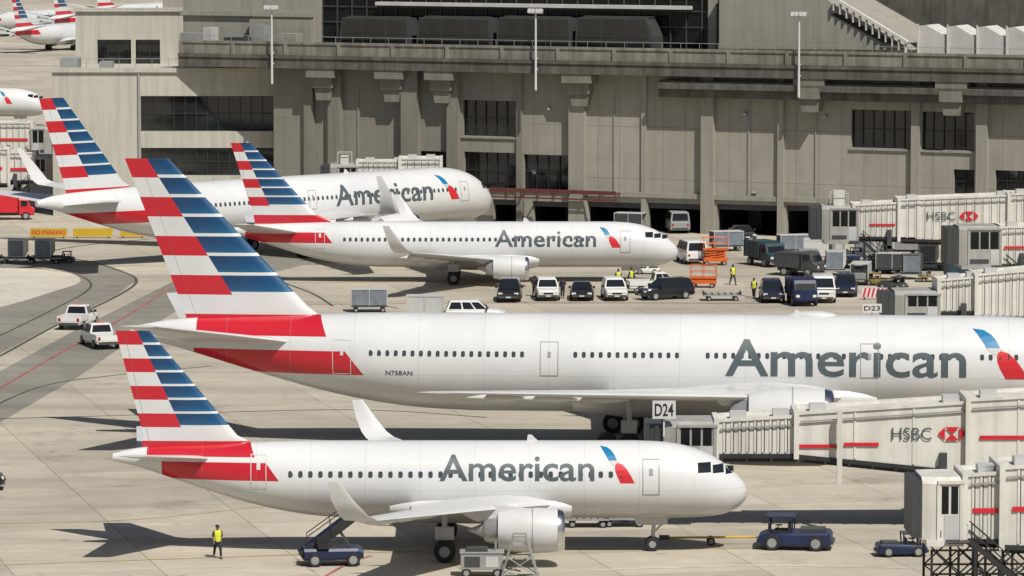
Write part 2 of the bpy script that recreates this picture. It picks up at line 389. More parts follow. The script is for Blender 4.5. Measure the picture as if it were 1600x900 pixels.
    for oy in (-.25,.25):
        mb=MB(); mb.lathe([(-.13,wr*.7),(-.13,wr*.9),(-.08,wr),(.08,wr),(.13,wr*.9),(.13,wr*.7)],(-gt,oy,wr),'y',16); mb.lathe([(-.135,.01),(-.14,wr*.5),(.14,wr*.5),(.135,.01)],(-gt,oy,wr),'y',12,1); mb.build('wheel',['black','grey'],g,smooth=40)
    for (t0,t1,z0,z1) in s['cock']:
        mb=MB(); n=5; g=[]
        for i in range(n+1):
            for j in range(4):
                t=t0+(t1-t0)*i/n; z=z0+(z1-z0)*j/3
                g.append((-t,surf(s,t,z,-1,.015),z))
        mb.add(g,[(i*4+j,i*4+j+1,i*4+j+5,i*4+j+4) for i in range(n) for j in range(3)]); mb.build('cockpit_window','glass',root)
    bm=text_bm('American',.012)
    for k in range(1,14): bmesh.ops.bisect_plane(bm,geom=bm.verts[:]+bm.edges[:]+bm.faces[:],plane_co=(0,k/14,0),plane_no=(0,1,0))
    t0,t1,z0,z1=s['text']
    for v in bm.verts:
        t=t0+(t1-t0)*v.co.x; z=z0+(z1-z0)*v.co.y; v.co=(-t,surf(s,t,z,-1,.014),z)
    bm_obj(bm,'lettering','letter',root)
    if 'reg' in s:
        bm=text_bm(s['reg'][4],.01); t0,t1,z0,z1=s['reg'][:4]
        for v in bm.verts:
            t=t0+(t1-t0)*v.co.x; z=z0+(z1-z0)*v.co.y; v.co=(-t,surf(s,t,z,-1,.014),z)
        bm_obj(bm,'registration','letter',root)
    # emblem: slim curved blue wing above a curved red wing
    t0,t1,z0,z1=s['emb']; mb=MB()
    def strip(a,b,mi,eps):
        n=len(a); g=[]; m_=4
        for k in range(m_+1):
            for p,q in zip(a,b):
                u=p[0]+(q[0]-p[0])*k/m_; w=p[1]+(q[1]-p[1])*k/m_
                t=t0+(t1-t0)*u; z=z0+(z1-z0)*w; g.append((-t,surf(s,t,z,-1,eps),z))
        mb.add(g,[(k*n+i,k*n+i+1,(k+1)*n+i+1,(k+1)*n+i) for i in range(n-1) for k in range(m_)],mi)
    strip([(.0,1.0),(.07,.92),(.13,.83),(.19,.74),(.25,.63)],[(.0,1.001),(.21,.97),(.35,.88),(.44,.76),(.50,.63)],0,.015)
    strip([(.47,.56),(.44,.46),(.45,.34),(.50,.2),(.60,.0)],[(.50,.58),(.66,.52),(.79,.39),(.90,.22),(1.02,.0)],1,.015)
    strip([(.25,.615),(.30,.57),(.41,.47)],[(.51,.615),(.56,.60),(.47,.54)],2,.017)
    mb.build('flight_emblem',['blue','red','lgrey'],root)
    mb=MB(); hw,hh=s['win']; z=s['wz']; pts=[(hw*math.copysign(abs(math.cos(x))**.6,math.cos(x)),hh*math.copysign(abs(math.sin(x))**.6,math.sin(x))) for x in [2*math.pi*i/12 for i in range(12)]]
    tm=s['L']*.4; mb.poly([(p[0],surf(s,tm,z+p[1],-1,.012),z+p[1]) for p in pts]); w=mb.build('cabin_window','cabwin',root); first=True
    for (ta,tb) in s['wr']:
        k=int(abs(tb-ta)/s['wp'])
        for i in range(k+1):
            t=ta+i*s['wp']; dy=surf(s,t,z)-surf(s,tm,z)
            o=w if first else sub_obj('cabin_window',w.data,root); first=False
            o.location=(-t,dy,0)
    for (t,wd,z0,z1,mm) in s['doors']:
        mb=MB(); k=.045
        def st(ta,tb,za,zb):
            n=6; g=[]
            for i in range(n+1):
                for tt in (ta,tb):
                    zz=za+(zb-za)*i/n; g.append((-tt,surf(s,tt,zz,-1,.018),zz))
            mb.add(g,[(2*i,2*i+1,2*i+3,2*i+2) for i in range(n)])
        st(t-wd/2,t-wd/2+k,z0,z1); st(t+wd/2-k,t+wd/2,z0,z1); st(t-wd/2,t+wd/2,z0-k,z0); st(t-wd/2,t+wd/2,z1,z1+k); st(t-.1,t+.1,(z0+z1)/2+.1,(z0+z1)/2+.45)
        mb.build('cabin_door',mm,root)
    mb=MB(); t=s['L']*.33; zt=s['zc']+s['R']
    mb.prism([(-t,zt-.02),(-t-.35,zt+.32),(-t-.55,zt+.32),(-t-.6,zt-.02)],-.03,.03); mb.build('antenna','white',root)
    if 'hump' in s:
        t,ln,hh2=s['hump']; mb=MB(); rg=[]
        for q,r in ((-1,.03),(-.8,.55),(-.4,.95),(0,1),(.4,.9),(1,.03)):
            rg.append([(-(t+q*ln),.6*(r+.1)*math.cos(x),zt-.08+hh2*r*math.sin(x)) for x in [math.pi*2*i/14 for i in range(14)]])
        mb.loft(rg); mb.build('antenna_hump','white',root,smooth=60)
    return root
B777=dict(L=63.7,R=3.1,W=3.1,zc=5.15,Ln=9.5,Lt=22,joint=4.1,hinge=(63.1,.36),far=.5,
 fin=[(6.6,50.4,9.4,.07),(8.0,51.6,8.6,.08),(8.6,52.4,8.0,.09),(17.95,61.2,2.8,.09)],zt=17.98,h=1.237,div=(62.6,.63),bg=5.,
 band=(4.5,6.0,48.6,49.8,59.6),crown=(6.87,8.107,51.0,51.5,59.4),
 stab=[(.8,52.6,7.4,6.3,.1),(10.7,60.6,2.3,8.35,.09)],
 wing=[(2.6,18.2,15.0,3.3,.13),(9.8,24.4,9.0,4.15,.11),(30.4,41.0,2.0,6.75,.09)],
 eng=(9.7,19.3,7.0,1.9,2.85),gear=(31.8,5.4,.67,6),ngear=(5.9,.55),
 text=(25.9,10.9,4.65,6.95),emb=(10.5,7.1,4.6,7.65),reg=(47.2,45.5,4.55,4.85,'N758AN'),
 win=(.125,.18),wz=5.95,wp=.53,wr=[(7.8,10.2),(11.4,16.6),(18.5,27),(28.9,35.6),(38.6,48.4)],cock=[(1.5,2.3,5.5,6.05),(2.4,3.4,5.6,6.25)],
 doors=[(50.0,1.2,4.6,6.7,'white'),(36.9,1.15,4.65,6.7,'grey'),(16.9,1.15,4.65,6.7,'grey'),(5.6,1.1,4.5,6.5,'grey')],hump=(20.5,1.7,.34))
B737=dict(L=39.5,R=2.0,W=1.88,zc=3.3,Ln=6.2,Lt=13.5,joint=3.1,hinge=(38.7,.2),
 fin=[(4.8,28.6,8.6,.02),(5.35,30.2,7.0,.05),(5.9,31.8,5.5,.1),(12.2,37.5,1.75,.1)],zt=12.2,h=.79,div=(38.4,.46),bg=3.,
 band=(3.5,4.42,30.3,31.0,38.0),
 stab=[(.5,33.0,4.6,4.3,.1),(7.1,37.2,1.5,5.6,.09)],
 wing=[(1.5,13.2,8.2,1.95,.13),(5.6,16.5,4.9,2.45,.12),(16.9,22.8,1.7,4.0,.1)],
 winglet=[(17.3,23.4,1.35,4.3,40),(17.75,24.1,1.0,5.2,75),(17.95,24.9,.55,6.35,80)],
 eng=(4.85,13.2,4.2,1.05,1.6),gear=(19.7,2.86,.56,2),ngear=(4.1,.35),
 text=(16.1,7.25,3.2,4.65),emb=(6.95,5.1,3.15,4.9),
 win=(.12,.17),wz=3.85,wp=.508,wr=[(7.4,29.6)],cock=[(1.55,2.15,3.95,4.3),(2.25,2.95,4.0,4.45),(.95,1.45,3.85,4.15)],
 doors=[(31.4,.85,3.1,4.7,'white'),(4.7,.9,2.75,4.55,'grey')])
A319=dict(L=33.84,R=2.07,W=1.98,zc=3.85,Ln=6.0,Lt=13.0,joint=2.9,hinge=(33.2,.22),
 fin=[(5.0,25.3,7.2,.03),(5.6,26.0,6.3,.06),(6.2,27.2,5.0,.1),(11.8,31.85,1.8,.1)],zt=11.8,h=.736,div=(32.5,.45),bg=3.,
 band=(3.95,4.9,24.9,25.6,31.2),crown=(5.17,5.9,26.2,26.5,32.0),
 stab=[(.5,28.4,4.2,5.0,.1),(6.2,31.6,1.5,5.9,.09)],
 wing=[(1.6,10.3,7.6,2.7,.14),(6.2,13.6,4.2,3.1,.12),(16.2,19.2,1.7,4.0,.1)],
 winglet=[(16.6,19.7,1.45,4.3,40),(17.0,20.4,1.1,5.1,75),(17.15,21.1,.6,6.05,80)],
 eng=(5.75,9.9,4.7,1.15,1.95),gear=(16.1,3.8,.58,2),ngear=(5.07,.38),
 text=(16.4,8.2,4.0,5.35),emb=(7.9,6.1,3.9,5.75),
 win=(.12,.17),wz=4.35,wp=.53,wr=[(6.8,24.4)],cock=[(1.3,1.9,4.35,4.75),(2.0,2.7,4.4,4.9),(.75,1.2,4.25,4.6)],
 doors=[(26.0,.85,3.6,5.3,'white'),(5.2,.9,3.3,5.1,'grey')])
B767=dict(L=54.9,R=2.65,W=2.52,zc=4.65,Ln=8.0,Lt=18.5,joint=3.6,hinge=(53.7,.3),
 fin=[(6.4,43.0,8.6,.05),(7.2,44.2,7.4,.08),(7.8,45.2,6.6,.1),(15.6,51.8,2.7,.1)],zt=15.6,h=1.04,div=(53.2,.55),bg=4.,
 band=(4.0,5.15,42.6,43.6,52.0),
 stab=[(.7,46.2,6.2,5.9,.1),(9.3,52.4,1.9,6.8,.09)],
 wing=[(2.1,17.6,12.0,3.1,.13),(7.9,22.0,7.2,3.65,.11),(25.2,33.9,2.3,5.7,.09)],
 winglet=[(25.7,34.6,1.8,6.1,40),(26.3,35.6,1.3,7.6,75),(26.6,37.0,.6,9.2,80)],
 eng=(7.9,16.9,6.0,1.4,2.5),gear=(27.0,4.65,.6,4),ngear=(4.8,.45),
 text=(21.8,9.6,4.35,6.35),emb=(8.7,6.2,4.3,6.7),
 win=(.13,.19),wz=5.25,wp=.56,wr=[(6.6,40.5)],cock=[(1.6,2.4,5.1,5.6)],
 doors=[(42.0,1.0,4.2,6.0,'white'),(24.6,.9,4.3,6.0,'grey'),(5.4,1.1,4.1,5.9,'grey')])
G='airliners parked on the apron'
th=R(3.5)
airliner('widebody_airliner','largest white airliner, its nose cut off by the right edge of the picture',B777,(7.4+32*math.cos(th),281.5-32*math.sin(th),0),-th,G)
airliner('narrowbody_airliner','nearest white airliner with upturned wingtips, in front of the largest jet',A319,(12.56,237,0),0,G)
p737=airliner('narrowbody_airliner','narrow white airliner with curved wingtip fin, standing behind the row of parked cars',B737,(14.6,392,0),0,G)
airliner('widebody_airliner','white wide airliner angled nose away, closest of the jets to the terminal wall',B767,(-2.2,438,0),R(42.5),G)
sk=('cabin_window','cabin_door')
n=at(78,160,628); copy_tree(p737,(n.x,628,0),0,'white airliner showing only its nose, behind the left passenger bridge',G,('cabin_door',))
def far_plane(px,py,rz,label):
    q=gp(px,py); n=q+Vector((math.cos(rz),math.sin(rz),0))*38.0; copy_tree(p737,(n.x,n.y,0),rz,label,G,sk)
far_plane(22,84,R(66),'distant white airliner with red striped fin, nearest one in the top left corner')
far_plane(84,62,R(64),'distant white airliner behind, to the right of another far one at the top left')
far_plane(-36,60,R(66),'distant white airliner cut by the left edge in the top left corner')
far_plane(150,46,R(62),'farthest white airliner at the top left, beside the concrete annex')
# ------------------------------------------------------------------ ground
def sheet(name,pts,m,label,cat='ground'):
    mb=MB(); mb.poly(pts); return struct(mb.build(name,m),label,cat)
mb=MB()
mb.poly([(-2500,-400,0),(2500,-400,0),(2500,4500,0),(-2500,4500,0)]); struct(mb.build('ground','apron'),'pale jointed concrete apron under all the airliners','ground')
def gpoly(pts,z): return [gp(x,y,z) for x,y in pts]
def smoothline(pts,k=8):
    out=[]; n=len(pts)
    for i in range(n-1):
        p0=pts[max(i-1,0)];p1=pts[i];p2=pts[i+1];p3=pts[min(i+2,n-1)]
        for j in range(k):
            t=j/k; out.append(.5*((2*p1)+(p2-p0)*t+(2*p0-5*p1+4*p2-p3)*t*t+(3*p1-p0-3*p2+p3)*t**3))
    out.append(pts[-1]); return out
def ribbon(name,pix,w,m,z,label,cat='marking'):
    c=smoothline([gp(x,y,z) for x,y in pix]); mb=MB(); v=[]
    for i,p in enumerate(c):
        d=(c[min(i+1,len(c)-1)]-c[max(i-1,0)]); d.z=0; d.normalize(); nn=Vector((-d.y,d.x,0))*(w/2)
        v+= [p+nn,p-nn]
    mb.add(v,[(2*i,2*i+1,2*i+3,2*i+2) for i in range(len(c)-1)]); return struct(mb.build(name,m),label,cat)
def spoly(pts,z):  # smooth closed outline
    q=[gp(x,y,z) for x,y in pts]; return smoothline(q,5)
sheet('road',gpoly([(-120,640),(0,580),(110,520),(230,460),(300,425),(420,398),(620,392),(620,402),(470,415),(370,440),(300,470),(215,525),(120,590),(0,660),(-120,730)],.004),'road','grey service road curving across the apron at the left','road')
sheet('road',gpoly([(-120,500),(0,478),(90,452),(125,437),(90,420),(-120,418),(-120,400),(110,402),(190,422),(215,437),(180,462),(90,505),(0,552),(-120,600)],.008),'road','grey curved taxi lane looping round the pale island','road')
sheet('island',spoly([(-120,420),(0,419),(85,421),(118,430),(124,441),(88,454),(0,480),(-120,502)],.012),'island','pale rounded concrete island at the left edge','ground')
ribbon('painted_line',[(-60,585),(0,556),(90,507),(180,464),(213,440),(190,424),(110,404),(-60,402)],.28,'pline_k',.016,'black painted edge line looping at the left')
ribbon('painted_line',[(-60,548),(0,524),(90,480),(135,455),(140,440),(110,426),(40,418)],.22,'pline_k',.016,'black inner line beside the pale island')
ribbon('painted_line',[(-60,636),(0,606),(100,548),(200,492),(262,452)],.26,'pline_r',.016,'red painted line running up beside the service road')
ribbon('painted_line',[(-60,660),(60,605),(190,585),(330,572)],.2,'pline_k',.016,'dark thin line crossing the apron at left')
ribbon('painted_line',[(-60,430),(100,388),(250,372)],.3,'pline_k',.016,'dark thin line behind the pale island')
ribbon('painted_line',[(-40,655),(150,650),(540,640),(760,652)],.2,'pline_k',.016,'dark joint line left of the largest jet')
ribbon('painted_line',[(-40,884),(300,872),(700,860),(1200,856)],.2,'pline_y',.016,'yellow lead-in line under the nearest jet')
ribbon('painted_line',[(500,905),(545,880),(580,868)],.2,'pline_r',.016,'short red line beside the belt loader')
ribbon('painted_line',[(420,442),(700,440),(1080,440)],.25,'pline_y',.016,'yellow lead-in line under the jet behind the cars')
ribbon('painted_line',[(480,476),(800,473),(1200,474)],.2,'pline_r',.016,'red line in front of the row of cars')
ribbon('painted_line',[(380,420),(480,455),(520,478)],.25,'pline_k',.016,'dark line under the tail of the jet behind the cars')
ribbon('painted_line',[(880,892),(1180,884),(1440,888)],.2,'pline_w',.016,'white line in front of the tow tractor')
ribbon('painted_line',[(-40,818),(200,812),(420,790)],.16,'pline_y',.016,'thin yellow line left of the nearest jet')
# ------------------------------------------------------------------ terminal
FA=R(-24); ca,sa=math.cos(FA),math.sin(FA); O=Vector((0,452,0)); NV=Vector((sa,-ca,0)); UV=Vector((ca,sa,0))
def fac(px,py,off=0.0):
    d=ray(px,py); C0=Vector((0,0,H)); t=(off-(C0-O).dot(NV))/d.dot(NV); p=C0+d*t
    return (p-O).dot(UV),p.z
def rect(x0,y0,x1,y1,off=0.0):
    a=fac(x0,y0,off);b=fac(x1,y1,off)
    return a[0],b[0],fac((x0+x1)/2,y1,off)[1],fac((x0+x1)/2,y0,off)[1]
def bw(u,y,z=0): return O+UV*u-NV*y+Vector((0,0,z))   # local -> world
term=thing('terminal_building','long beige concrete terminal with piers, dark windows and elevated deck','building',O,FA)
HO={'w':[rect(723,157,806,213),rect(725,238,806,295),rect(818,242,890,297),rect(1330,172,1427,232),rect(1440,175,1522,235),rect(1490,265,1522,303),rect(1555,267,1640,300),rect(640,236,697,262)],
    'b':[]}
for a,b,top in ((770,818,312),(832,900,315),(918,1003,316),(1012,1098,318),(1120,1216,320),(1228,1330,322),(1340,1420,324),(1440,1560,326)):
    u0,u1,_,z1=rect(a,top,b,top+20); HO['b'].append((u0,u1,0,z1))
U0=fac(428,200)[0]; U1=fac(2000,200)[0]; WT=15.6
holes=HO['w']+HO['b']
def wall(mb,u0,u1,z0,z1,holes,y,depth):
    us=sorted({u0,u1,*[h[0] for h in holes],*[h[1] for h in holes]}); zs=sorted({z0,z1,*[h[2] for h in holes],*[h[3] for h in holes]})
    for i in range(len(us)-1):
        for j in range(len(zs)-1):
            cu,cz=(us[i]+us[i+1])/2,(zs[j]+zs[j+1])/2
            if any(h[0]<cu<h[1] and h[2]<cz<h[3] for h in holes): continue
            mb.poly([(us[i],y,zs[j]),(us[i+1],y,zs[j]),(us[i+1],y,zs[j+1]),(us[i],y,zs[j+1])])
    for (a,b,c,d) in holes:
        e=y+depth
        mb.poly([(a,y,c),(a,e,c),(a,e,d),(a,y,d)]); mb.poly([(b,y,c),(b,e,c),(b,e,d),(b,y,d)])
        mb.poly([(a,y,d),(b,y,d),(b,e,d),(a,e,d)]); mb.poly([(a,y,c),(b,y,c),(b,e,c),(a,e,c)])
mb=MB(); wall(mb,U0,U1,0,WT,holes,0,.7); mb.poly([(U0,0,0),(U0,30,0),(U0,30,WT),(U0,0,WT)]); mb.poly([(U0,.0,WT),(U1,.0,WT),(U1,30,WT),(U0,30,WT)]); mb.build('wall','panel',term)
def window(par,a,b,c,d,y,nx,nz,fm='frame',w=.09):
    mb=MB()
    for i in range(nx+1):
        x=a+(b-a)*i/nx; mb.box(x-w/2,x+w/2,y-.1,y+.02,c,d)
    for j in range(nz+1):
        z=c+(d-c)*j/nz; mb.box(a,b,y-.07,y+.015,z-w/2,z+w/2)
    f=mb.build('window',fm,par)
    mb=MB(); mb.poly([(a,y+.06,c),(b,y+.06,c),(b,y+.06,d),(a,y+.06,d)]); mb.build('pane','wglass',f)
for (a,b,c,d) in HO['w']:
    window(term,a,b,c,d,.5,max(2,int((b-a)/1.05)),2)
    mb=MB(); mb.box(a-.15,b+.15,-.16,-.003,c-.22,c-.02); mb.build('sill','concm',term)
for (a,b,c,d) in HO['b']:
    mb=MB(); e=8
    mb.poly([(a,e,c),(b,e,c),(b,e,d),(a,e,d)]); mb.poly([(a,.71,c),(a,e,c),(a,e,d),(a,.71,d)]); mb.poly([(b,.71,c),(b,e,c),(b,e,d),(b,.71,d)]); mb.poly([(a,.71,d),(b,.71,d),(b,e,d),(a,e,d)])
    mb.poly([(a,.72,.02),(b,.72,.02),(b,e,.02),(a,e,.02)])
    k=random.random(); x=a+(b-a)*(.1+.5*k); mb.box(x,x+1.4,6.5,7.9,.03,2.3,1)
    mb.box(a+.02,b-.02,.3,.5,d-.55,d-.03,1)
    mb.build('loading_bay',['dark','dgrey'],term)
for (x0,x1,dp,top) in ((478,492,.5,WT),(516,536,.6,WT),(632,658,.9,WT),(702,720,.7,WT),(808,817,.25,WT),(893,917,.8,WT),(1003,1011,.2,WT),(1099,1118,.7,WT),(1217,1226,.4,WT),(1426,1439,.5,WT),(1528,1545,.6,WT)):
    u0=fac(x0,200)[0];u1=fac(x1,200)[0]; mb=MB(); mb.box(u0,u1,-dp,-.003,0,top-.02); mb.build('pier','concm' if x0>880 else 'conc',term)
za=fac(1000,304)[1]; u0=fac(905,300)[0]; mb=MB(); mb.box(u0,U1,-.28,-.004,za-.25,za+.25); mb.build('ledge','concm',term)
u0,u1,z0,z1=rect(765,296,962,309,1.4); mb=MB(); mb.box(u0,u1,-1.5,-1.3,z0+.45,z1)
for i in range(9):
    x=u0+(u1-u0)*i/8; mb.box(x-.06,x+.06,-1.3,-.004,z0+.5,z0+.65); mb.box(x-.05,x+.05,-1.48,-1.32,z0-.15,z0+.45)
mb.box(u0,u1,-1.45,-1.35,z0-.15,z0+.0); mb.build('red_pipe_rack','darkred',term)
for px,y0,y1 in ((560,140,300),(745,300,340),(960,150,300),(1170,160,305),(1275,165,318)):
    u=fac(px,200)[0]; z1=fac(px,y0)[1]; z0=fac(px,y1)[1]; mb=MB(); mb.box(u-.05,u+.05,-.12,-.003,max(z0,0),z1); mb.build('conduit','grey',term)
for px,py in ((860,170),(1165,178),(1290,182),(1180,300)):
    u,z=fac(px,py); mb=MB(); mb.box(u-.2,u+.2,-.35,-.004,z-.12,z+.12); mb.box(u-.16,u+.16,-.37,-.351,z-.09,z+.08,1); mb.build('wall_lamp',['grey','lgrey'],term)
# deck over the facade
D0=fac(292,90)[0]; DZ0,DZ1,DZ2=15.65,17.0,18.35; OV=1.9
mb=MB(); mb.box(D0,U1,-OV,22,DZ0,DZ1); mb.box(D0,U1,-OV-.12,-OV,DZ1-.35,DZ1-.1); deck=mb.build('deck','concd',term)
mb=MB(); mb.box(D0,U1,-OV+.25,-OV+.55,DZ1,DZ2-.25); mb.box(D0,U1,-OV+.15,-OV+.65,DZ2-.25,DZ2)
x=D0
while x<U1: mb.box(x,x+.35,-OV+.1,-OV+.25,DZ1,DZ2-.25); x+=6.1
mb.build('parapet','concp',term)
mb=MB(); x=D0
while x<U1-2: mb.tube((x,-OV+.4,DZ2),(x,-OV+.4,DZ2+.55),.025,n=6); x+=2.0
mb.tube((D0,-OV+.4,DZ2+.55),(U1,-OV+.4,DZ2+.55),.03,n=6); mb.build('guard_rail','grey',term)
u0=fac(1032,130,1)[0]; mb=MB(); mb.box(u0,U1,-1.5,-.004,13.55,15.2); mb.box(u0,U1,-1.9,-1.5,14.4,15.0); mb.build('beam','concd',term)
for px in (505,612,690,905,1268,1490):
    u=fac(px,120,1)[0]; mb=MB()
    mb.box(u-1.6,u+1.6,-OV+.1,-.006,14.75,15.64); mb.box(u-1.15,u+1.15,-1.35 if px<1032 else -2.0,-.006,13.7,14.74); mb.prism([(u-.75,12.4),(u+.75,12.4),(u+1.0,13.69),(u-1.0,13.69)],-1.1 if px<1032 else -1.7,-.006)
    mb.build('corbel','conc',term)
# hall behind the deck
hy=6.0; u0,u1=fac(505,60,-hy)[0],fac(1122,60,-hy)[0]
mb=MB(); nx=26
for i in range(nx+1):
    x=u0+(u1-u0)*i/nx; mb.box(x-.06,x+.06,hy-.15,hy,DZ1,27)
for z in (18.6,20.2,21.8,23.2,24.5): mb.box(u0,u1,hy-.12,hy-.01,z-.06,z+.06)
cw=mb.build('curtain_wall','dgrey',term)
mb=MB(); mb.poly([(u0,hy+.02,DZ1),(u1,hy+.02,DZ1),(u1,hy+.02,27),(u0,hy+.02,27)]); mb.build('pane','dullglass',cw)
a,zz=fac(590,8,-hy+.6); b=fac(1080,8,-hy+.6)[0]
mb=MB(); mb.box(a,b,hy-1.2,hy-.2,zz,zz+.35); mb.build('canopy','roofw',term)
mb=MB(); mb.box(u1-.9,u1,hy-.5,hy-.16,DZ1,27); mb.build('column','concm',term)
a=fac(286,30,-4)[0]; mb=MB(); z1=fac(350,14,-4)[1]; mb.box(a,u0-.05,4,20,DZ1,z1+1.6); mb.box(a-.2,u0-.05,3.7,4,z1-.7,z1-.2); mb.box(fac(395,40,-4)[0],u0-.05,3.2,3.99,DZ1,z1-1.0); mb.build('roof_block','concm',term)
off=-3.2; PG=[fac(1124,76,off),fac(1424,78,off),fac(1300,6,off),fac(1270,-25,off),fac(1124,-25,off)]
mb=MB(); mb.prism([(p[0],max(p[1],DZ1)) for p in PG],3.2,16); mb.build('gable_wall','concm',term)
q0=fac(1300,2,off);q1=fac(1412,70,off); mb=MB(); d=Vector((q1[0]-q0[0],0,q1[1]-q0[1]))
for i in range(12):
    p=Vector((q0[0],0,q0[1]))+d*(i/11); mb.box(p.x-.05+.3,p.x+.05+.3,2.7,3.19,p.z-.9,p.z+.15)
mb.beam((q0[0]+.6,2.9,q0[1]+.2),(q1[0]+.6,2.9,q1[1]+.2),.6,.25); mb.build('gable_rim','roofw',term)
mb=MB(); mb.prism([(q0[0]-.2,q0[1]-1.2),(q0[0]+.9,q0[1]-1.2),(q1[0]-.6,q1[1]+.1),(q1[0]-2.0,q1[1]+.1)],3.12,3.19); mb.build('skylight','dullglass',term)
for i in range(5):
    x0=1438+i*46; a=fac(x0,75,-6)[0]; b=fac(x0+44,75,-6)[0]; z1=fac(x0,40+i*1,-6)[1]
    mb=MB(); mb.prism([(a,DZ1),(b,DZ1),(b,z1-1.0),(a+.3*(b-a),z1+.1),(a,z1)],5.2,9); mb.box(a,a+.12,5.0,5.19,DZ1,z1+.2); mb.build('roof_fin','roofw',term)
mb=MB(); mb.box(fac(1250,30,-24)[0],U1+20,24,40,DZ1-.5,33)
for i in range(30):
    x=fac(1250,30,-24)[0]+i*2; mb.box(x,x+.15,23.8,24,DZ1,33,1)
for z in (20,22.5,25): mb.box(fac(1250,30,-24)[0],U1+20,23.7,23.99,z,z+.2,1)
mb.build('rear_hall',['frame','dgrey'],term)
mb=MB(); mb.box(a-60,U1,22,23.5,DZ1,34); mb.build('rear_wall','concd',term)
for i,px in enumerate((300,330,372,410,455)):
    u,z=fac(px,70,-1.5); mb=MB(); w=(.9,.5,1.2,.6,1.0)[i]; mb.box(u-w,u+w,.6,2.2,DZ1+.01,DZ1+(2.0,2.6,1.6,2.9,2.1)[i]); mb.build('deck_unit',('grey','lgrey','dgrey','grey','concm')[i],term)
# people mover cars on the deck
for i,(x0,x1) in enumerate(((530,640),(650,768),(775,893),(898,1022))):
    y0=3.0; a=fac(x0,50,-y0)[0]; b=fac(x1,50,-y0)[0]; zt=fac((x0+x1)/2,28,-y0)[1]
    c=bw((a+b)/2,y0+1.3,DZ1); lab=['leftmost dark people mover car on the elevated deck','second dark people mover car from the left on the deck','third dark people mover car from the left on the deck','rightmost dark people mover car, with a sloped end, on the deck'][i]
    t=thing('people_mover_car',lab,'train car',c,FA,'people mover cars on the deck'); hl=(b-a)/2; hh=zt-DZ1
    sl=.35 if i<3 else .9
    mb=MB(); mb.loft([[(-hl,y,.5),(-hl+.1,y,hh*.6),(-hl+.35,y,hh),(hl-sl,y,hh),(hl-.1,y,hh*.55),(hl,y,.5)] for y in (-1.3,1.3)]); mb.build('body',['dgrey'],t)
    mb=MB(); mb.poly([(-hl+.25,-1.315,1.0),(hl-.3,-1.315,1.0),(hl-sl-.05,-1.315,hh-.14),(-hl+.4,-1.315,hh-.14)]); mb.build('window','wglass',t)
    for f in (.34,.66): mb=MB(); x=-hl+2*hl*f; mb.box(x-.04,x+.04,-1.34,-1.30,1.0,hh-.14); mb.build('window_post','dgrey',t)
    mb=MB(); mb.box(-hl+.2,hl-.2,-1.35,-1.316,.7,.95); mb.build('side_stripe','grey',t)
    mb=MB(); mb.box(-hl+.6,hl-.8,-.7,.7,hh-.01,hh+.12); mb.build('roof_unit','dgrey',t)
    for sx in (-1,1):
        mb=MB(); mb.box(sx*hl*.6-.5,sx*hl*.6+.5,-1,1,.0,.55); mb.build('bogie','black',t)
for i,(px,yt,yb) in enumerate(((425,8,131),(837,13,141),(1248,18,152))):
    u,z0=fac(px,yb,OV+.35); z1=fac(px,yt,OV+.35)[1]; c=bw(u,-OV-.35,z0)
    t=thing('floodlight_pole',['white floodlight pole on the deck, left of the dark hall glazing','white floodlight pole on the deck in front of the people mover cars','white floodlight pole on the deck in front of the sloped gable'][i],'light pole',c,FA,'floodlight poles along the deck')
    hh=z1-z0; mb=MB(); mb.tube((0,0,0),(0,0,hh-.5),.13,.09,n=10); mb.build('pole','white',t,smooth=40)
    mb=MB()
    for z in (2.0,3.1): mb.box(-.12,.12,.0,.3,z,z+.18)
    mb.build('bracket','lgrey',t)
    mb=MB(); mb.box(-.75,.75,-.05,.05,hh-.55,hh-.45); mb.build('crossbar','lgrey',t)
    for sx in (-.6,-.2,.25,.6):
        mb=MB(); m3=Matrix.Rotation(R(-25),3,'X'); mb.obox((sx,-.1,hh-.25),(.36,.3,.38),m3); mb.obox((sx,-.25,hh-.3),(.3,.03,.3),m3,1); mb.build('lamp_head',['lgrey','lamp'],t)
# left office block
LY=466.0; c=at(255,300,LY); LB=thing('office_block','pale concrete block with two long bands of dark windows, behind the angled jet','building',(c.x,LY,0))
lx=lambda px: at(px,200,LY).x-c.x; lz=lambda py: at(300,py,LY).z
h=[(lx(220),lx(427),lz(205),lz(150)),(lx(220),lx(427),lz(274),lz(231))]
mb=MB(); x0,x1=lx(82),lx(431); zt=lz(113); wall(mb,x0,x1,0,zt,h,0,.5); mb.box(x0,x1,.9,25,0,zt-.01); mb.poly([(x0,0,0),(x0,.9,0),(x0,.9,zt),(x0,0,zt)]); mb.box(x0-.1,x1+.05,-.25,.9,zt,zt+.45); mb.build('wall','concl',LB)
for q in h: window(LB,*q,.4,12,2,'frame',.1)
for a,b,e,f in ((90,118,3,1.3),(150,170,4,.9)):
    mb=MB(); mb.box(lx(a),lx(b),e,7,zt-.01,zt+f); mb.build('roof_unit','grey',LB)
mb=MB()
for i in range(14): mb.tube((x0+.2+i*1.7,.2,zt+.44),(x0+.2+i*1.7,.2,zt+1.4),.03,n=6)
mb.tube((x0+.2,.2,zt+1.4),(x0+22.3,.2,zt+1.4),.03,n=6); mb.build('guard_rail','grey',LB)
mb=MB(); mb.box(lx(216),lx(219),-.2,-.003,lz(300),zt-.1); mb.build('downpipe','grey',LB)
AY=486.0; c=at(205,100,AY); AN=thing('control_annex','square concrete annex with a dark glass corner, above the pale office block','building',(c.x,AY,0))
ax=lambda px: at(px,60,AY).x-c.x; az=lambda py: at(200,py,AY).z
hh=[(ax(152),ax(250),az(106),az(62))]
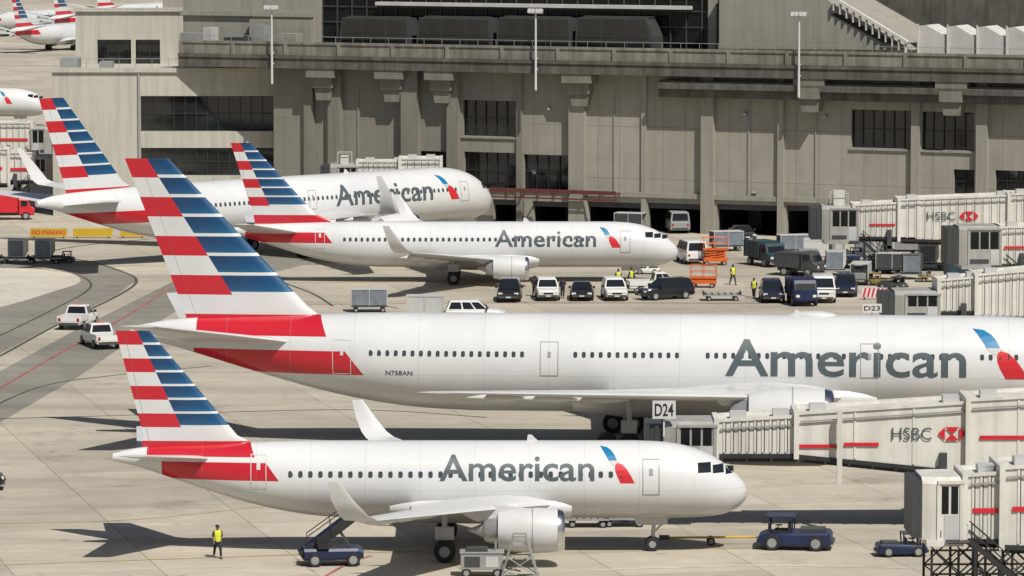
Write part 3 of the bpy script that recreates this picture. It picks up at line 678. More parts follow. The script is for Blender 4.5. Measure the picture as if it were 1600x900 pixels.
mb=MB(); wall(mb,ax(118),ax(292),0,az(18),hh,0,.5); mb.box(ax(118),ax(292),.8,14,0,az(18)-.02); mb.box(ax(116),ax(294),-.3,.8,az(18),az(18)+.4); mb.poly([(ax(118),0,0),(ax(118),.8,0),(ax(118),.8,az(18)),(ax(118),0,az(18))]); mb.build('wall','concl',AN)
window(AN,*hh[0],.4,6,1); mb=MB(); mb.box(ax(250),ax(390),4,12,az(60),az(-8)); mb.build('plant_room','concm',AN)
mb=MB(); mb.box(ax(205),ax(212),-.2,-.005,az(108),az(60)); mb.build('column','concl',AN)
c=gp(60,8); t=thing('hangar','long low pale shed beyond the distant jets','building',(c.x-40,c.y+120,0))
mb=MB(); mb.prism([(-120,0),(60,0),(60,9),(-30,12),(-120,9)],0,40); mb.build('wall','concl',t)
for i in range(10): mb=MB(); mb.box(-110+i*16,-100+i*16,-.05,-.01,0,6); mb.build('door','grey',t)
# ------------------------------------------------------------------ passenger bridges
def hexlogo(cx,cz,h,y,side,par):
    mb=MB(); q=h/2; f=1 if side<0 else -1
    for tri in (((-q,q),(q,q),(0,0)),((-q,-q),(q,-q),(0,0)),((-q,q),(-q,-q),(-h,0)),((q,q),(q,-q),(h,0))):
        mb.poly([(cx+f*a*1.05,y,cz+b) for a,b in tri])
    return mb.build('bank_emblem','red',par)
def bridge(label,loc,ang,secs,zf,zcab,cab,legs=(),text=None,stripes=(),sign=None,side=-1,stair=True,cabm='bridge_grey',posts=(),ncan=4,units=(),truss=None):
    t=thing('passenger_bridge',label,'jet bridge',loc,ang,'passenger boarding bridges')
    for sec in secs:
        x0,x1,hw,za,zb,rib=sec[:6]; zc,zd=(sec[6],sec[7]) if len(sec)>6 else (za,zb)
        lo=lambda x: za+(zc-za)*(x-x0)/(x1-x0); hi=lambda x: zb+(zd-zb)*(x-x0)/(x1-x0)
        mb=MB(); mb.wedge(x0,x1,-hw,hw,za,zb,zc,zd)
        for s in (-1,1): mb.wedge(x0,x1,min(s*(hw+.09),s*(hw-.12)),max(s*(hw+.09),s*(hw-.12)),zb,zb+.16,zd,zd+.16)
        for xx in (x0,x1): mb.box(xx-.14,xx+.14,-hw-.16,hw+.16,lo(xx)-.26,hi(xx)+.2)
        if rib:
            n=max(2,int((x1-x0)/rib))
            for i in range(1,n):
                xx=x0+(x1-x0)*i/n
                for s in (-1,1):
                    ya,yb=(s*hw-.05,s*hw) if s<0 else (hw,hw+.05)
                    mb.box(xx-.06,xx+.06,ya,yb,lo(xx)+.08,hi(xx)-.04)
                    if rib<1: mb.box(xx+.061,xx+.12,ya+.03 if s<0 else ya,yb if s<0 else yb-.03,lo(xx)+.08,hi(xx)-.04,1)  # dark strip beside each close-set rib, a painted-in rib shadow
        tn=mb.build('tunnel',['bridge','dgrey'],t)
        mb=MB(); mb.wedge(x0,x1,-hw-.1,hw+.1,za-.24,za-.002,zc-.24,zc-.002); mb.wedge(x0+.3,x1-.3,-hw*.7,hw*.7,za-.5,za-.25,zc-.5,zc-.25)
        m_=max(2,int((x1-x0)/1.1))
        for i in range(m_):
            xx=x0+.3+(x1-x0-.6)*i/(m_-1) if m_>1 else x0
            mb.box(xx-.06,xx+.06,-hw-.18,hw+.18,lo(xx)-.42,lo(xx)-.2)
        mb.build('underframe','frame',tn)
        mb=MB(); mb.wedge(x0+.2,x1-.2,side*(hw+.11)-.03,side*(hw+.11)+.03,zb-.42,zb-.34,zd-.42,zd-.34); mb.build('cable_tray','grey',tn)
        for xx in (x0+.8,x1-1.5):
            mb=MB(); mb.box(xx,xx+.9,-.5,.5,hi(xx)-.05,hi(xx)+.4); mb.build('roof_unit','lgrey',tn)
    x0,x1,hw=cab; z0,z1=zcab
    mb=MB(); ring=lambda x,k:[(x,-hw*k,z0),(x,-hw*k,z1-.3),(x,-hw*k+.35,z1),(x,hw*k-.35,z1),(x,hw*k,z1-.3),(x,hw*k,z0)]
    mb.loft([ring(x0,.9),ring(x0+.8,1),ring(x1,1)]); mb.box(x0+.2,x1,-hw-.12,hw+.12,z0-.3,z0-.003)
    for xx in (x0+.8,x1-.1): mb.box(xx-.08,xx+.08,-hw-.06,hw+.06,z0,z1-.28)
    mb.box(x0+.75,x1+.05,-hw-.1,hw+.1,z1-.3,z1-.16)
    cb=mb.build('cab',cabm,t)
    mb=MB()
    for i in range(ncan):
        k=.92+(.05 if i%2 else 0); xx=x0-.25*i; mb.loft([[(xx,-hw*k,z0+.1),(xx,-hw*k,z1-.15),(xx,hw*k,z1-.15),(xx,hw*k,z0+.1)],[(xx-.24,-hw*k*.97,z0+.1),(xx-.24,-hw*k*.97,z1-.2),(xx-.24,hw*k*.97,z1-.2),(xx-.24,hw*k*.97,z0+.1)]])
    mb.build('canopy','dgrey',cb)
    for s in (-1,1):
        wz0,wz1=z0+.42*(z1-z0),z0+.86*(z1-z0); n=3 if x1-x0>2.6 else 2
        for i in range(n):
            a=x0+.95+(x1-x0-1.1)*i/n; b=a+(x1-x0-1.1)/n-.12
            mb=MB(); mb.box(a,b,s*hw-.015,s*hw+.015,wz0,wz1); mb.build('window','dullglass',cb)
    mb=MB(); mb.box(x1-.95,x1-.2,side*hw-.03,side*hw+.03,z0+.02,z0+.4*(z1-z0)); mb.build('door','lgrey',cb)
    mb=MB(); mb.box(x0+.9,x1-1.1,side*(hw+.02)-.015,side*(hw+.02)+.015,z0+.05*(z1-z0),z0+.16*(z1-z0)); mb.build('rub_rail','dgrey',cb)
    for (a,b,h_) in units:
        mb=MB(); mb.box(a,b,-.7,.7,z1-.01,z1+h_); mb.build('roof_unit','bridge',cb)
        mb=MB()
        for xx in (a-.3,b+.3):
            for yy in (-1,1): mb.tube((xx,yy,z1-.05),(xx,yy,z1+1.1),.03,n=6)
            mb.tube((xx,-1.02,z1+1.1),(xx,1.02,z1+1.1),.03,n=6)
        for yy in (-1,1): mb.tube((a-.3,yy,z1+1.1),(b+.3,yy,z1+1.1),.03,n=6)
        mb.build('roof_rail','lgrey',cb)
    for (lx_,zb) in legs:
        mb=MB()
        for s in (-1,1): mb.box(lx_-.2,lx_+.2,s*1.75-.2,s*1.75+.2,.9,zb+.9)
        mb.box(lx_-.25,lx_+.25,-1.95,1.95,zb-.8,zb-.52); mb.box(lx_-.3,lx_+.3,-2.1,2.1,.7,1.1)
        mb.beam((lx_,-1.75,1.1),(lx_,1.75,zb-.6),.1,.1); mb.beam((lx_,1.75,1.1),(lx_+.02,-1.75,zb-.6),.1,.1)
        for s in (-1,1): mb.beam((lx_-.9,s*1.5,.9),(lx_,s*1.75,zb-.2),.08,.08); mb.beam((lx_+.9,s*1.5,.9),(lx_,s*1.75,zb-.2),.08,.08); mb.box(lx_-1.0,lx_+1.0,s*1.5-.1,s*1.5+.1,.75,1.0)
        dc=mb.build('drive_column','dgrey',t)
        for s in (-1,1):
            mb=MB(); mb.lathe([(-.2,.3),(-.2,.5),(-.14,.55),(.14,.55),(.2,.5),(.2,.3)],(lx_,s*1.2,.55),'y',16); mb.build('wheel','black',dc,smooth=40)
    if truss:   # dark lattice under the bridge, one frame each side
        a,b,zt_=truss; n=4
        for s in (-1.55,1.55):
            mb=MB()
            for i in range(n+1):
                x=a+(b-a)*i/n; mb.box(x-.06,x+.06,s-.06,s+.06,.0,zt_)
            for i in range(n):
                xa=a+(b-a)*i/n; xb=a+(b-a)*(i+1)/n
                mb.beam((xa,s,.4),(xb,s,zt_*.55),.07,.07); mb.beam((xb,s,.4),(xa,s,zt_*.55),.07,.07); mb.beam((xa,s,zt_*.55),(xb,s,zt_),.07,.07); mb.beam((xb,s,zt_*.55),(xa,s,zt_),.07,.07)
            for z in (.35,zt_*.55,zt_-.05): mb.beam((a,s,z),(b,s,z),.09,.09)
            mb.build('lattice_frame','frame',t)
    for (xx,zb,zt_) in posts:
        mb=MB(); mb.box(xx-.14,xx+.14,side*2.15-.12,side*2.15+.12,zb,zt_); mb.build('post','bridge',t)
    for (x0_,x1_,z0_,z1_,hw_) in stripes:
        mb=MB(); y=side*(hw_+.075); mb.box(x0_,x1_,min(y,y+side*.01),max(y,y+side*.01),z0_,z1_); mb.build('red_stripe','red',t)
    if text:
        tx0,tx1,tz0,tz1,hw_=text; y=side*(hw_+.095)
        flat_text('HSBC',tx0,tx1,tz0,tz1,y,side,'letter',t,.0)
        hgt=(tz1-tz0)*1.1; cx=tx1+hgt*1.5 if side<0 else tx0-hgt*1.5; hexlogo(cx,(tz0+tz1)/2,hgt,y,side,t)
    if sign:
        sx0,sx1,sz0,sz1,txt,sy=sign; mb=MB(); mb.box(sx0,sx1,sy,sy+.12,sz0,sz1); mb.box((sx0+sx1)/2-.05,(sx0+sx1)/2+.05,sy+.13,sy+.22,sz0-1.0,sz1-.2)
        sg=mb.build('gate_sign','white',t); flat_text(txt,sx0+.12,sx1-.12,sz0+.15,sz1-.15,sy-.01,-1,'black',sg,.02)
    if stair:
        mb=MB(); sx=x1+.3; zt=z0; n=int(zt/.22); y=side*(hw+.45); run=zt*1.15
        for s in (-.45,.45):
            mb.beam((sx+run,y+s,.05),(sx,y+s,zt),.08,.26); mb.beam((sx+run,y+s,1.0),(sx,y+s,zt+.95),.06,.06); mb.beam((sx+run,y+s,.55),(sx,y+s,zt+.5),.05,.05)
            for f in (.25,.6,.95): mb.box(sx+run*(1-f)-.06,sx+run*(1-f)+.06,y+s-.06,y+s+.06,0,zt*f)
            mb.beam((sx+run*.75,y+s,.05),(sx+run*.05,y+s,zt*.6),.07,.07); mb.beam((sx,y+s,.05),(sx+run*.5,y+s,zt*.5),.07,.07)
        for i in range(n):
            f=(i+.5)/n; mb.box(sx+run*(1-f)-.12,sx+run*(1-f)+.12,y-.42,y+.42,zt*f-.02,zt*f+.02)
        for i in range(6):
            f=i/5; mb.tube((sx+run*(1-f),y+side*.45,zt*f),(sx+run*(1-f),y+side*.45,zt*f+.95),.03,n=6)
        mb.box(sx-1.2,sx,y-.5,y+.5,zt-.06,zt); mb.build('service_stair','frame',t)
    return t
def X_at(px,Y): return at(px,600,Y).x
Y=246.; x0=X_at(1010,Y); k=lambda px: X_at(px,Y)-x0
bridge('white boarding bridge with bank lettering and red stripes, behind the nose of the nearest jet',(x0,Y,0),0,
 [(k(1118),k(1250),1.35,4.2,5.95,.42,4.2,6.2),(k(1242),k(1515),1.55,4.2,6.38,2.6,3.25,7.0),(k(1508),k(1900),1.8,2.95,7.15,2.6,2.3,7.9)],3.9,(3.75,6.0),(0.9,k(1118),1.7),legs=[(k(1470),3.4),(k(1800),2.7)],
 text=(k(1390),k(1452),5.0,5.68,1.55),stripes=[(k(1246),k(1310),4.55,4.75,1.55),(k(1316),k(1370),4.65,4.85,1.55),(k(1526),k(1640),5.05,5.27,1.8)],sign=(k(1018),k(1054),6.2,7.2,'D24',-1.9),stair=False,posts=[(k(1308),2.6,6.7)])
Y=221.; x0=X_at(1425,Y); k=lambda px: X_at(px,Y)-x0
bridge('boarding bridge in the bottom right corner, its white cab over dark stairs',(x0,Y,0),R(2),
 [(k(1503),k(1580),1.5,3.3,6.35,.36,3.2,6.5),(k(1560),k(1900),1.75,3.0,6.75,.8,2.6,7.3)],3.3,(3.25,6.35),(.35,k(1500),1.8),legs=[(k(1640),2.7)],stripes=[(k(1515),k(1570),4.55,4.8,1.5),(k(1576),k(1680),4.65,4.9,1.75)],stair=True,cabm='bridge',ncan=2,truss=(k(1452),k(1620),2.75))
Y=402.; x0=X_at(1272,Y); k=lambda px: X_at(px,Y)-x0
bridge('far boarding bridge with bank lettering, its grey cab near the terminal bays',(x0,Y,0),0,
 [(k(1330),k(1430),1.6,3.3,6.0,.45,3.2,6.3),(k(1400),k(1580),1.7,3.1,6.5,.7,2.8,6.9),(k(1570),k(1800),1.85,2.6,7.0,.6,2.4,7.4)],3.2,(2.9,6.0),(.5,k(1338),1.8),legs=[(k(1385),3.0),(k(1590),2.7)],text=(k(1443),k(1487),4.75,5.5,1.72),stripes=[(k(1354),k(1394),4.25,4.42,1.62)],units=[(1.6,2.6,1.3)],cabm='bridge_grey')
Y=377.; x0=X_at(1484,Y); k=lambda px: X_at(px,Y)-x0
bridge('boarding bridge showing its grey cab below the far lettered bridge',(x0,Y,0),R(4),
 [(k(1556),k(1800),1.55,3.0,6.0,.6,2.7,6.4)],3.0,(2.9,6.2),(.4,k(1558),1.8),legs=[(k(1590),3.0)],stripes=[(k(1562),k(1640),4.3,4.5,1.6)])
Y=330.; x0=X_at(1385,Y); k=lambda px: X_at(px,Y)-x0
bridge('boarding bridge partly hidden behind the fuselage of the largest jet',(x0,Y,0),R(2),
 [(k(1462),k(1540),1.4,3.7,5.9,.45,3.7,6.2),(k(1520),k(1800),1.6,3.4,6.3,.5,3.0,7.4)],3.4,(3.3,5.2),(.4,k(1464),1.75),legs=[(k(1500),3.4)],sign=(k(1342),k(1372),3.65,4.3,'D23',-1.9),stair=False)
Y=472.; x0=X_at(96,Y); k=lambda px: x0-X_at(px,Y)
bridge('boarding bridge with red stripe at the left edge, behind the tail of the angled jet',(x0,Y,0),R(180),
 [(k(60),k(10),1.4,3.4,6.2,.6),(k(20),k(-150),1.6,3.1,6.6,.8)],3.2,(3.1,6.0),(.4,k(58),1.7),legs=[(k(30),3.2)],stripes=[(k(52),k(22),4.4,4.7,1.42),(k(10),k(-60),4.5,4.8,1.62)],side=1)
Y=520.; x0=X_at(92,Y); k=lambda px: x0-X_at(px,Y)
bridge('farther boarding bridge at the left edge, in front of a jet nose',(x0,Y,0),R(180),
 [(k(56),k(-150),1.6,3.2,6.6,.7)],3.2,(3.1,6.2),(.4,k(54),1.8),legs=[(k(20),3.2)],stripes=[(k(50),k(-60),4.6,4.9,1.62)],side=1)
Y=449.; x0=X_at(512,Y); k=lambda px: X_at(px,Y)-x0
bridge('boarding bridge seen only above the back of the angled jet',(x0,Y,0),0,
 [(k(560),k(640),1.4,4.3,6.8,.5),(k(626),k(690),1.6,4.1,7.1,.6)],4.2,(4.0,6.6),(.4,k(562),1.8),legs=[(k(650),4.1)],units=[(1.4,2.2,.8)],stair=False)
# ------------------------------------------------------------------ vehicles
def wheel(par,x,y,r,w=.22,rim='grey'):
    mb=MB(); mb.lathe([(-w/2,r*.6),(-w/2,r*.9),(-w*.3,r),(w*.3,r),(w/2,r*.9),(w/2,r*.6)],(x,y,r),'y',16); wo=mb.build('wheel','black',par,smooth=40)
    mb=MB(); mb.lathe([(-w*.52,.01),(-w*.5,r*.6),(w*.5,r*.6),(w*.52,.01)],(x,y,r),'y',12); mb.build('rim',rim,wo)
def cring(x,w,zb,zt): return [(x,-w*.9,zb),(x,-w,zb+.12),(x,-w,zt-.14),(x,-w*.9,zt),(x,w*.9,zt),(x,w,zt-.14),(x,w,zb+.12),(x,w*.9,zb)]
def car(name,label,cat,kind,colr,loc,rz,group):
    t=thing(name,label,cat,loc,rz,group)
    if kind=='suv': st=[(-2.42,.84,.45,.95),(-2.3,.95,.32,1.06),(-1,.98,.28,1.07),(.9,.98,.28,1.05),(1.75,.95,.3,.98),(2.3,.88,.36,.86),(2.42,.8,.45,.75)]; g=((-2.32,1.2,.93),(-2.0,.3,.74),1.04,1.78); wb=1.45
    elif kind=='sedan': st=[(-2.4,.82,.4,.85),(-2.3,.92,.3,.95),(-1,.95,.26,.95),(.9,.95,.26,.93),(1.7,.92,.28,.86),(2.25,.85,.33,.74),(2.38,.75,.42,.65)]; g=((-1.75,1.1,.88),(-1.0,.25,.68),.93,1.45); wb=1.4
    elif kind=='van': st=[(-2.6,.95,.4,1.1),(-2.5,1.0,.32,1.2),(1.2,1.0,.3,1.2),(2.0,.98,.32,1.08),(2.5,.9,.38,.9)]; g=((-2.55,2.0,.98),(-2.45,1.15,.84),1.18,2.15); wb=1.65
    else: st=[(-2.75,.88,.5,.72),(-2.7,.95,.42,.74),(-.62,.98,.34,.74),(-.6,.98,.34,1.1),(1.0,.98,.34,1.08),(1.9,.96,.36,1.04),(2.5,.9,.42,.95),(2.62,.82,.5,.85)]; g=((-.6,1.25,.92),(-.45,.5,.75),1.08,1.8); wb=1.75
    mb=MB(); mb.loft([cring(*s) for s in st])
    (xa,xb,w0),(xc,xd,w1),z0,z1=g
    bot=[(xa,-w0,z0),(xb,-w0,z0),(xb,w0,z0),(xa,w0,z0)]; top=[(xc,-w1,z1-.06),(xd,-w1,z1-.06),(xd,w1,z1-.06),(xc,w1,z1-.06)]; roof=[(xc+.1,-w1+.1,z1),(xd-.1,-w1+.1,z1),(xd-.1,w1-.1,z1),(xc+.1,w1-.1,z1)]
    mb.loft([bot,top,roof]); body=mb.build('body',colr,t,smooth=35)
    def glass(i,j,nm,u0,u1,v0=.12,v1=.9):
        A,B,C,D=[Vector(p) for p in (bot[i],bot[j],top[j],top[i])]; nn=(B-A).cross(D-A).normalized()*.012
        f=lambda u,v:(A*(1-u)+B*u)*(1-v)+(D*(1-u)+C*u)*v+nn
        m=MB(); m.poly([f(u0,v0),f(u1,v0),f(u1,v1),f(u0,v1)]); m.build(nm,'glass',t)
    glass(1,2,'windscreen',.06,.94); glass(3,0,'rear_window',.08,.92)
    spl=[(.05,.36),(.4,.66),(.7,.95)] if kind in('suv','sedan') else ([(.08,.5),(.55,.94)] if kind=='pickup' else [(.08,.42),(.46,.74),(.78,.96)])
    for a,b in spl: glass(0,1,'side_window',a,b); glass(2,3,'side_window',1-b,1-a)
    if kind=='pickup':
        m=MB()
        for s in (-1,1): m.box(-2.7,-.62,s*.96-.05,s*.96+.03,.7,1.12)
        m.box(-2.75,-2.68,-.93,.93,.7,1.1); m.build('cargo_bed',colr,t)
        m=MB(); m.box(-2.66,-.64,-.9,.9,.742,.76); m.build('bed_floor','dgrey',t)
        m=MB(); m.box(-.1,.1,-.3,.3,1.801,1.87); m.build('light_bar','orange',t)
    xf=st[-1][0]; xr=st[0][0]; zf=st[-1][3]
    for s in (-1,1):
        m=MB(); m.box(xf-.16,xf+.0,s*.66-.17,s*.66+.17,zf-.06,zf+.1); m.build('headlight','lamp',t)
        m=MB(); m.box(xr-.015,xr+.1,s*.76-.1,s*.76+.1,.72 if kind=='pickup' else .78,.98); m.build('tail_light','tail',t)
        m=MB(); m.box(xb-.35,xb-.2,s*(w0+.14)-.1,s*(w0+.14)+.1,z0+.05,z0+.24); m.build('mirror','black',t)
        for x in (-wb,wb): wheel(t,x,s*(.9),.36)
    m=MB(); m.box(xf-.1,xf+.06,-.8,.8,.38,.56); m.build('bumper','dgrey',t)
    m=MB(); m.box(xr-.06,xr+.1,-.8,.8,.4,.58); m.build('bumper','dgrey',t)
    m=MB(); m.box(xf-.05,xf+.012,-.42,.42,zf-.14,zf+.02); m.build('grille','black',t)
    m=MB(); m.box(xf+.061,xf+.07,-.2,.2,.42,.53); m.build('number_plate','white',t)
    return t
GC='vehicles parked in the row behind the largest jet'
V=[('suv','carblack',796,469,-92,'parked_car','black car parked leftmost in the row, tail of the row of cars'),
 ('suv','carwhite',855,467,-88,'parked_car','white car between the two black cars on the left of the row'),
 ('sedan','carblack',909,467,-91,'parked_car','black low car between the two white cars in the row'),
 ('suv','carwhite',960,467,-86,'parked_car','white car beside the gap left of the angled black car'),
 ('suv','carblack',1039,467,-152,'parked_car','black car turned at an angle in front of the white pickup')]
for kd,cl,px,py,a,nm,lb in V:
    car(nm,lb,'car',kd,cl,gp(px,py),R(a),GC)
car('pickup_truck','white pickup parked sideways under the nose of the jet behind the row of cars','truck','pickup','carwhite',gp(1030,457),R(8),GC)
car('pickup_truck','white pickup driving up the service road, farther of the two pickups at left','truck','pickup','carwhite',gp(123,511),R(79),'pickups on the service road')
car('pickup_truck','white pickup on the service road, nearer of the two pickups at left','truck','pickup','carwhite',gp(156,541),R(110),'pickups on the service road')
car('van','white van facing the camera right of the navy trucks','van','van','carwhite',gp(1286,470),R(-92),None)
car('parked_car','dark blue car parked right of the white van','car','suv','carnavy',gp(1321,461),R(-95),None)
car('parked_car','navy car parked left of the navy box truck','car','suv','carnavy',gp(1206,470),R(-90),None)
car('van','white van backed up to the terminal bays, left of the orange lift','van','van','carwhite',gp(1080,410),R(100),None)
car('van','grey van parked at the mouth of a loading bay, above the white van','van','van','grey',gp(1058,362),R(95),None)
car('parked_car','white car mostly hidden behind the roof of the largest jet','car','suv','carwhite',gp(742,503),R(2),None)
car('parked_car','black car cut off by the left edge of the picture','car','suv','carblack',gp(-58,765),R(4),None)
car('parked_car','black low car standing in front of a dark loading bay','car','sedan','carblack',gp(1160,375),R(-80),None)
def box_truck(label,cl,loc,rz,bh=2.6,L=4.35):
    t=thing('box_truck',label,'truck',loc,rz,'box trucks serving the gates')
    xb=1.35-L
    mb=MB(); mb.box(xb,3.0,-.5,.5,.45,.75); mb.build('chassis','dgrey',t)
    mb=MB(); mb.loft([cring(1.5,1.0,.5,2.2),cring(2.4,1.0,.5,2.15),cring(2.75,.98,.5,1.35),cring(3.1,.94,.55,1.2)]); mb.build('cab',cl,t)
    mb=MB(); mb.box(xb,1.35,-1.12,1.12,.8,bh); mb.box(xb-.02,1.37,-1.14,1.14,bh,bh+.08)
    n=int(L/.8)
    for i in range(n):
        x=xb+.1+i*(L-.2)/n
        for s in (-1,1): mb.box(x,x+.07,s*1.12-.02,s*1.12+.02,.8,bh)
    mb.build('cargo_box',cl,t)
    mb=MB(); mb.poly([(2.42,-.85,2.08),(2.42,.85,2.08),(2.765,.85,1.38),(2.765,-.85,1.38)]); mb.build('windscreen','glass',t)
    for s in (-1,1):
        mb=MB(); mb.box(1.7,2.35,s*1.0-.012,s*1.0+.012,1.4,2.0); mb.build('side_window','glass',t)
        mb=MB(); mb.box(3.0,3.11,s*.7-.15,s*.7+.15,.8,1.0); mb.build('headlight','lamp',t)
        for x in (xb+.9,2.2): wheel(t,x,s*.92,.42,.28)
    return t
box_truck('teal box truck parked right of the orange lift, below the terminal wall','teal',gp(1189,414),R(-62),2.2,2.6)
box_truck('navy box truck beside the white van on the right','navy',gp(1250,474),R(-84),2.1,2.4)
box_truck('red box truck at the left edge behind the tail of the angled jet','red',gp(6,343),R(10),2.4)
box_truck('dark teal truck parked below the far lettered bridge','teal',gp(1500,447),R(5),2.0,2.6)
box_truck('white box truck standing left of the far bridge leg','carwhite',gp(1275,412),R(85),2.2,2.6)
box_truck('grey box truck parked under the far lettered bridge','grey',gp(1420,402),R(175),2.3,3.0)
box_truck('dark grey box truck behind the people in vests, left of the bays','dgrey',gp(1235,430),R(-30),2.0,2.4)
def tug(name,label,cl,loc,rz,sc=1.0,group='tow tractors'):
    t=thing(name,label,'tractor',loc,rz,group)
    mb=MB(); mb.loft([cring(-2.2*sc,1.0*sc,.35*sc,1.0*sc),cring(-2.0*sc,1.1*sc,.28*sc,1.15*sc),cring(.2*sc,1.1*sc,.28*sc,1.1*sc),cring(1.9*sc,1.08*sc,.28*sc,1.0*sc),cring(2.2*sc,1.0*sc,.35*sc,.85*sc)]); mb.build('body',cl,t,smooth=30)
    mb=MB(); mb.box(.4*sc,1.3*sc,-.8*sc,.8*sc,1.01*sc,1.15*sc); mb.box(.3*sc,.42*sc,-.8*sc,.8*sc,1.05*sc,1.6*sc); mb.build('seat','black',t)
    mb=MB()
    for x in (.15,1.6):
        for s in (-1,1): mb.tube((x*sc,s*.9*sc,1.0*sc),(x*sc-.05,s*.85*sc,2.0*sc),.04,n=6)
    mb.box(.0,1.75*sc,-.95*sc,.95*sc,2.0*sc,2.08*sc); mb.build('canopy',cl,t)
    mb=MB(); mb.poly([(1.62*sc,-.8*sc,1.1*sc),(1.62*sc,.8*sc,1.1*sc),(1.56*sc,.8*sc,1.9*sc),(1.56*sc,-.8*sc,1.9*sc)]); mb.build('windscreen','glass',t)
    mb=MB(); mb.box(-1.8*sc,-.3*sc,-.7*sc,.7*sc,1.11*sc,1.32*sc); mb.build('engine_cover','dgrey',t)
    mb=MB(); mb.tube((1.2*sc,.3*sc,1.1*sc),(1.0*sc,.3*sc,1.45*sc),.03,n=6); mb.lathe([(0,.2),(.03,.2)],(1.0*sc,.3*sc,1.46*sc),'z',12); mb.build('steering_wheel','black',t)
    mb=MB(); mb.box(-2.35*sc,-2.15*sc,-.9*sc,.9*sc,.4*sc,.6*sc); mb.build('bumper','dgrey',t); mb=MB(); mb.box(2.15*sc,2.32*sc,-.95*sc,.95*sc,.4*sc,.62*sc); mb.build('bumper','dgrey',t)
    for s in (-1,1):
        for x in (-1.3,1.35): wheel(t,x*sc,s*.98*sc,.48*sc,.34*sc,'grey')
        mb=MB(); mb.box(2.16*sc,2.24*sc,s*.75*sc-.1,s*.75*sc+.1,.68*sc,.82*sc); mb.build('headlight','lamp',t)
    return t
tug('tow_tractor','navy tow tractor holding the yellow tow bar, right of the nose wheel','navy',gp(1243,857),R(172),.88)
tug('tow_tractor','small worn yellow tug by the red and white striped barrier','dyellow',gp(1373,446),R(150),.52)
tug('tow_tractor','small navy tug standing below the far lettered bridge','navy',gp(1330,408),R(10),.6)
tug('tow_tractor','dark tug parked under the boarding bridge in the bottom right corner','navy',gp(1408,868),R(5),.6)
tug('tow_tractor','small white tug under the nose of the jet behind the row of cars','carwhite',gp(1012,428),R(175),.5)
tug('tow_tractor','small dark tug among the carts left of the lower grey bridge cab','dgrey',gp(1395,452),R(-30),.55)
tug('tow_tractor','dark tug between the teal truck and the white box truck','dgrey',gp(1228,412),R(20),.52)
tug('tow_tractor','small navy tug in front of the grey container below the far bridge','navy',gp(1372,414),R(-160),.5)
c=gp(1040,851); c2=gp(1196,849); L=c2.x-c.x
t=thing('tow_bar','long yellow tow bar between the nose wheel and the tow tractor','tow bar',c)
mb=MB(); mb.tube((.2,0,.38),(L-.2,0,.42),.06,n=8); mb.build('shaft','yellow',t); mb=MB(); mb.box(-.35,.2,-.2,.2,.28,.5); mb.build('head','dgrey',t); mb=MB(); mb.lathe([(0,.1),(.06,.1)],(L-.1,0,.4),'z',10); mb.build('eye','steel',t)
for s in (-1,1): wheel(t,L*.45,s*.35,.22,.12)
def wheels4(t,x,y,r):
    for a in (-x,x):
        for b in (-y,y): wheel(t,a,b,r,.14)
def dolly(label,loc,rz,L=3.2,group='cart dollies',m='grey'):
    t=thing('cargo_dolly',label,'dolly',loc,rz,group); h=L/2
    mb=MB(); mb.box(-h,h,-.85,.85,.42,.52); mb.build('bed',m,t)
    for i in range(6): mb=MB(); mb.tube((-h+.25+i*(L-.5)/5,-.8,.56),(-h+.25+i*(L-.5)/5,.8,.56),.05,n=6); mb.build('roller','dgrey',t)
    mb=MB(); mb.tube((h,0,.4),(h+1.1,0,.25),.05,n=6); mb.build('drawbar','dgrey',t)
    for x in (-h+.05,h-.05): mb=MB(); mb.box(x-.04,x+.04,-.85,.85,.52,.75); mb.build('end_stop','dgrey',t)
    wheels4(t,h*.7,.7,.2); return t
def container(label,loc,rz,cl):
    t=thing('cargo_container',label,'container',loc,rz,'cargo containers on dollies')
    mb=MB(); mb.prism([(-.75,0),(.75,0),(1.0,.45),(1.0,1.6),(-.75,1.6)],-.75,.75); mb.build('shell',cl,t)
    mb=MB(); mb.box(-.7,.7,-.775,-.751,.08,1.5); mb.box(-.02,.02,-.79,-.775,.08,1.5); mb.build('door','curtain',t)
    for x in (-.72,.72): mb=MB(); mb.box(x-.03,x+.03,-.8,-.752,0,1.6); mb.build('edge_frame','steel',t)
CL=[(28,411,'lgrey','dolly under the pale container at the far left','pale container on a dolly at the far left'),
    (70,411,'grey','dolly under the darker container at left','darker container on a dolly, right of the pale one at left'),
    (1305,430,'lgrey','dolly under the pale container near the dark blue car','pale container on a dolly behind the dark blue car'),
    (1350,402,'grey','dolly under the grey container below the far lettered bridge','grey container on a dolly below the far lettered bridge'),
    (1450,420,'lgrey','dolly under the pale container left of the grey bridge cab','pale container on a dolly left of the lower grey bridge cab'),
    (1262,428,'grey','dolly under the grey container behind the navy box truck','grey container on a dolly behind the navy box truck'),
    (1425,436,'dgrey','dolly under the dark container right of the yellow tug','dark container on a dolly right of the small yellow tug')]
for px,py,cl,a,b in CL:
    q=gp(px,py); dolly(a,q,R(0)); container(b,q+Vector((-.1,0,.62)),R(0),cl)
tug('baggage_tug','dark baggage tug right of the two grey containers at left','dgrey',gp(98,410),R(0),.5)
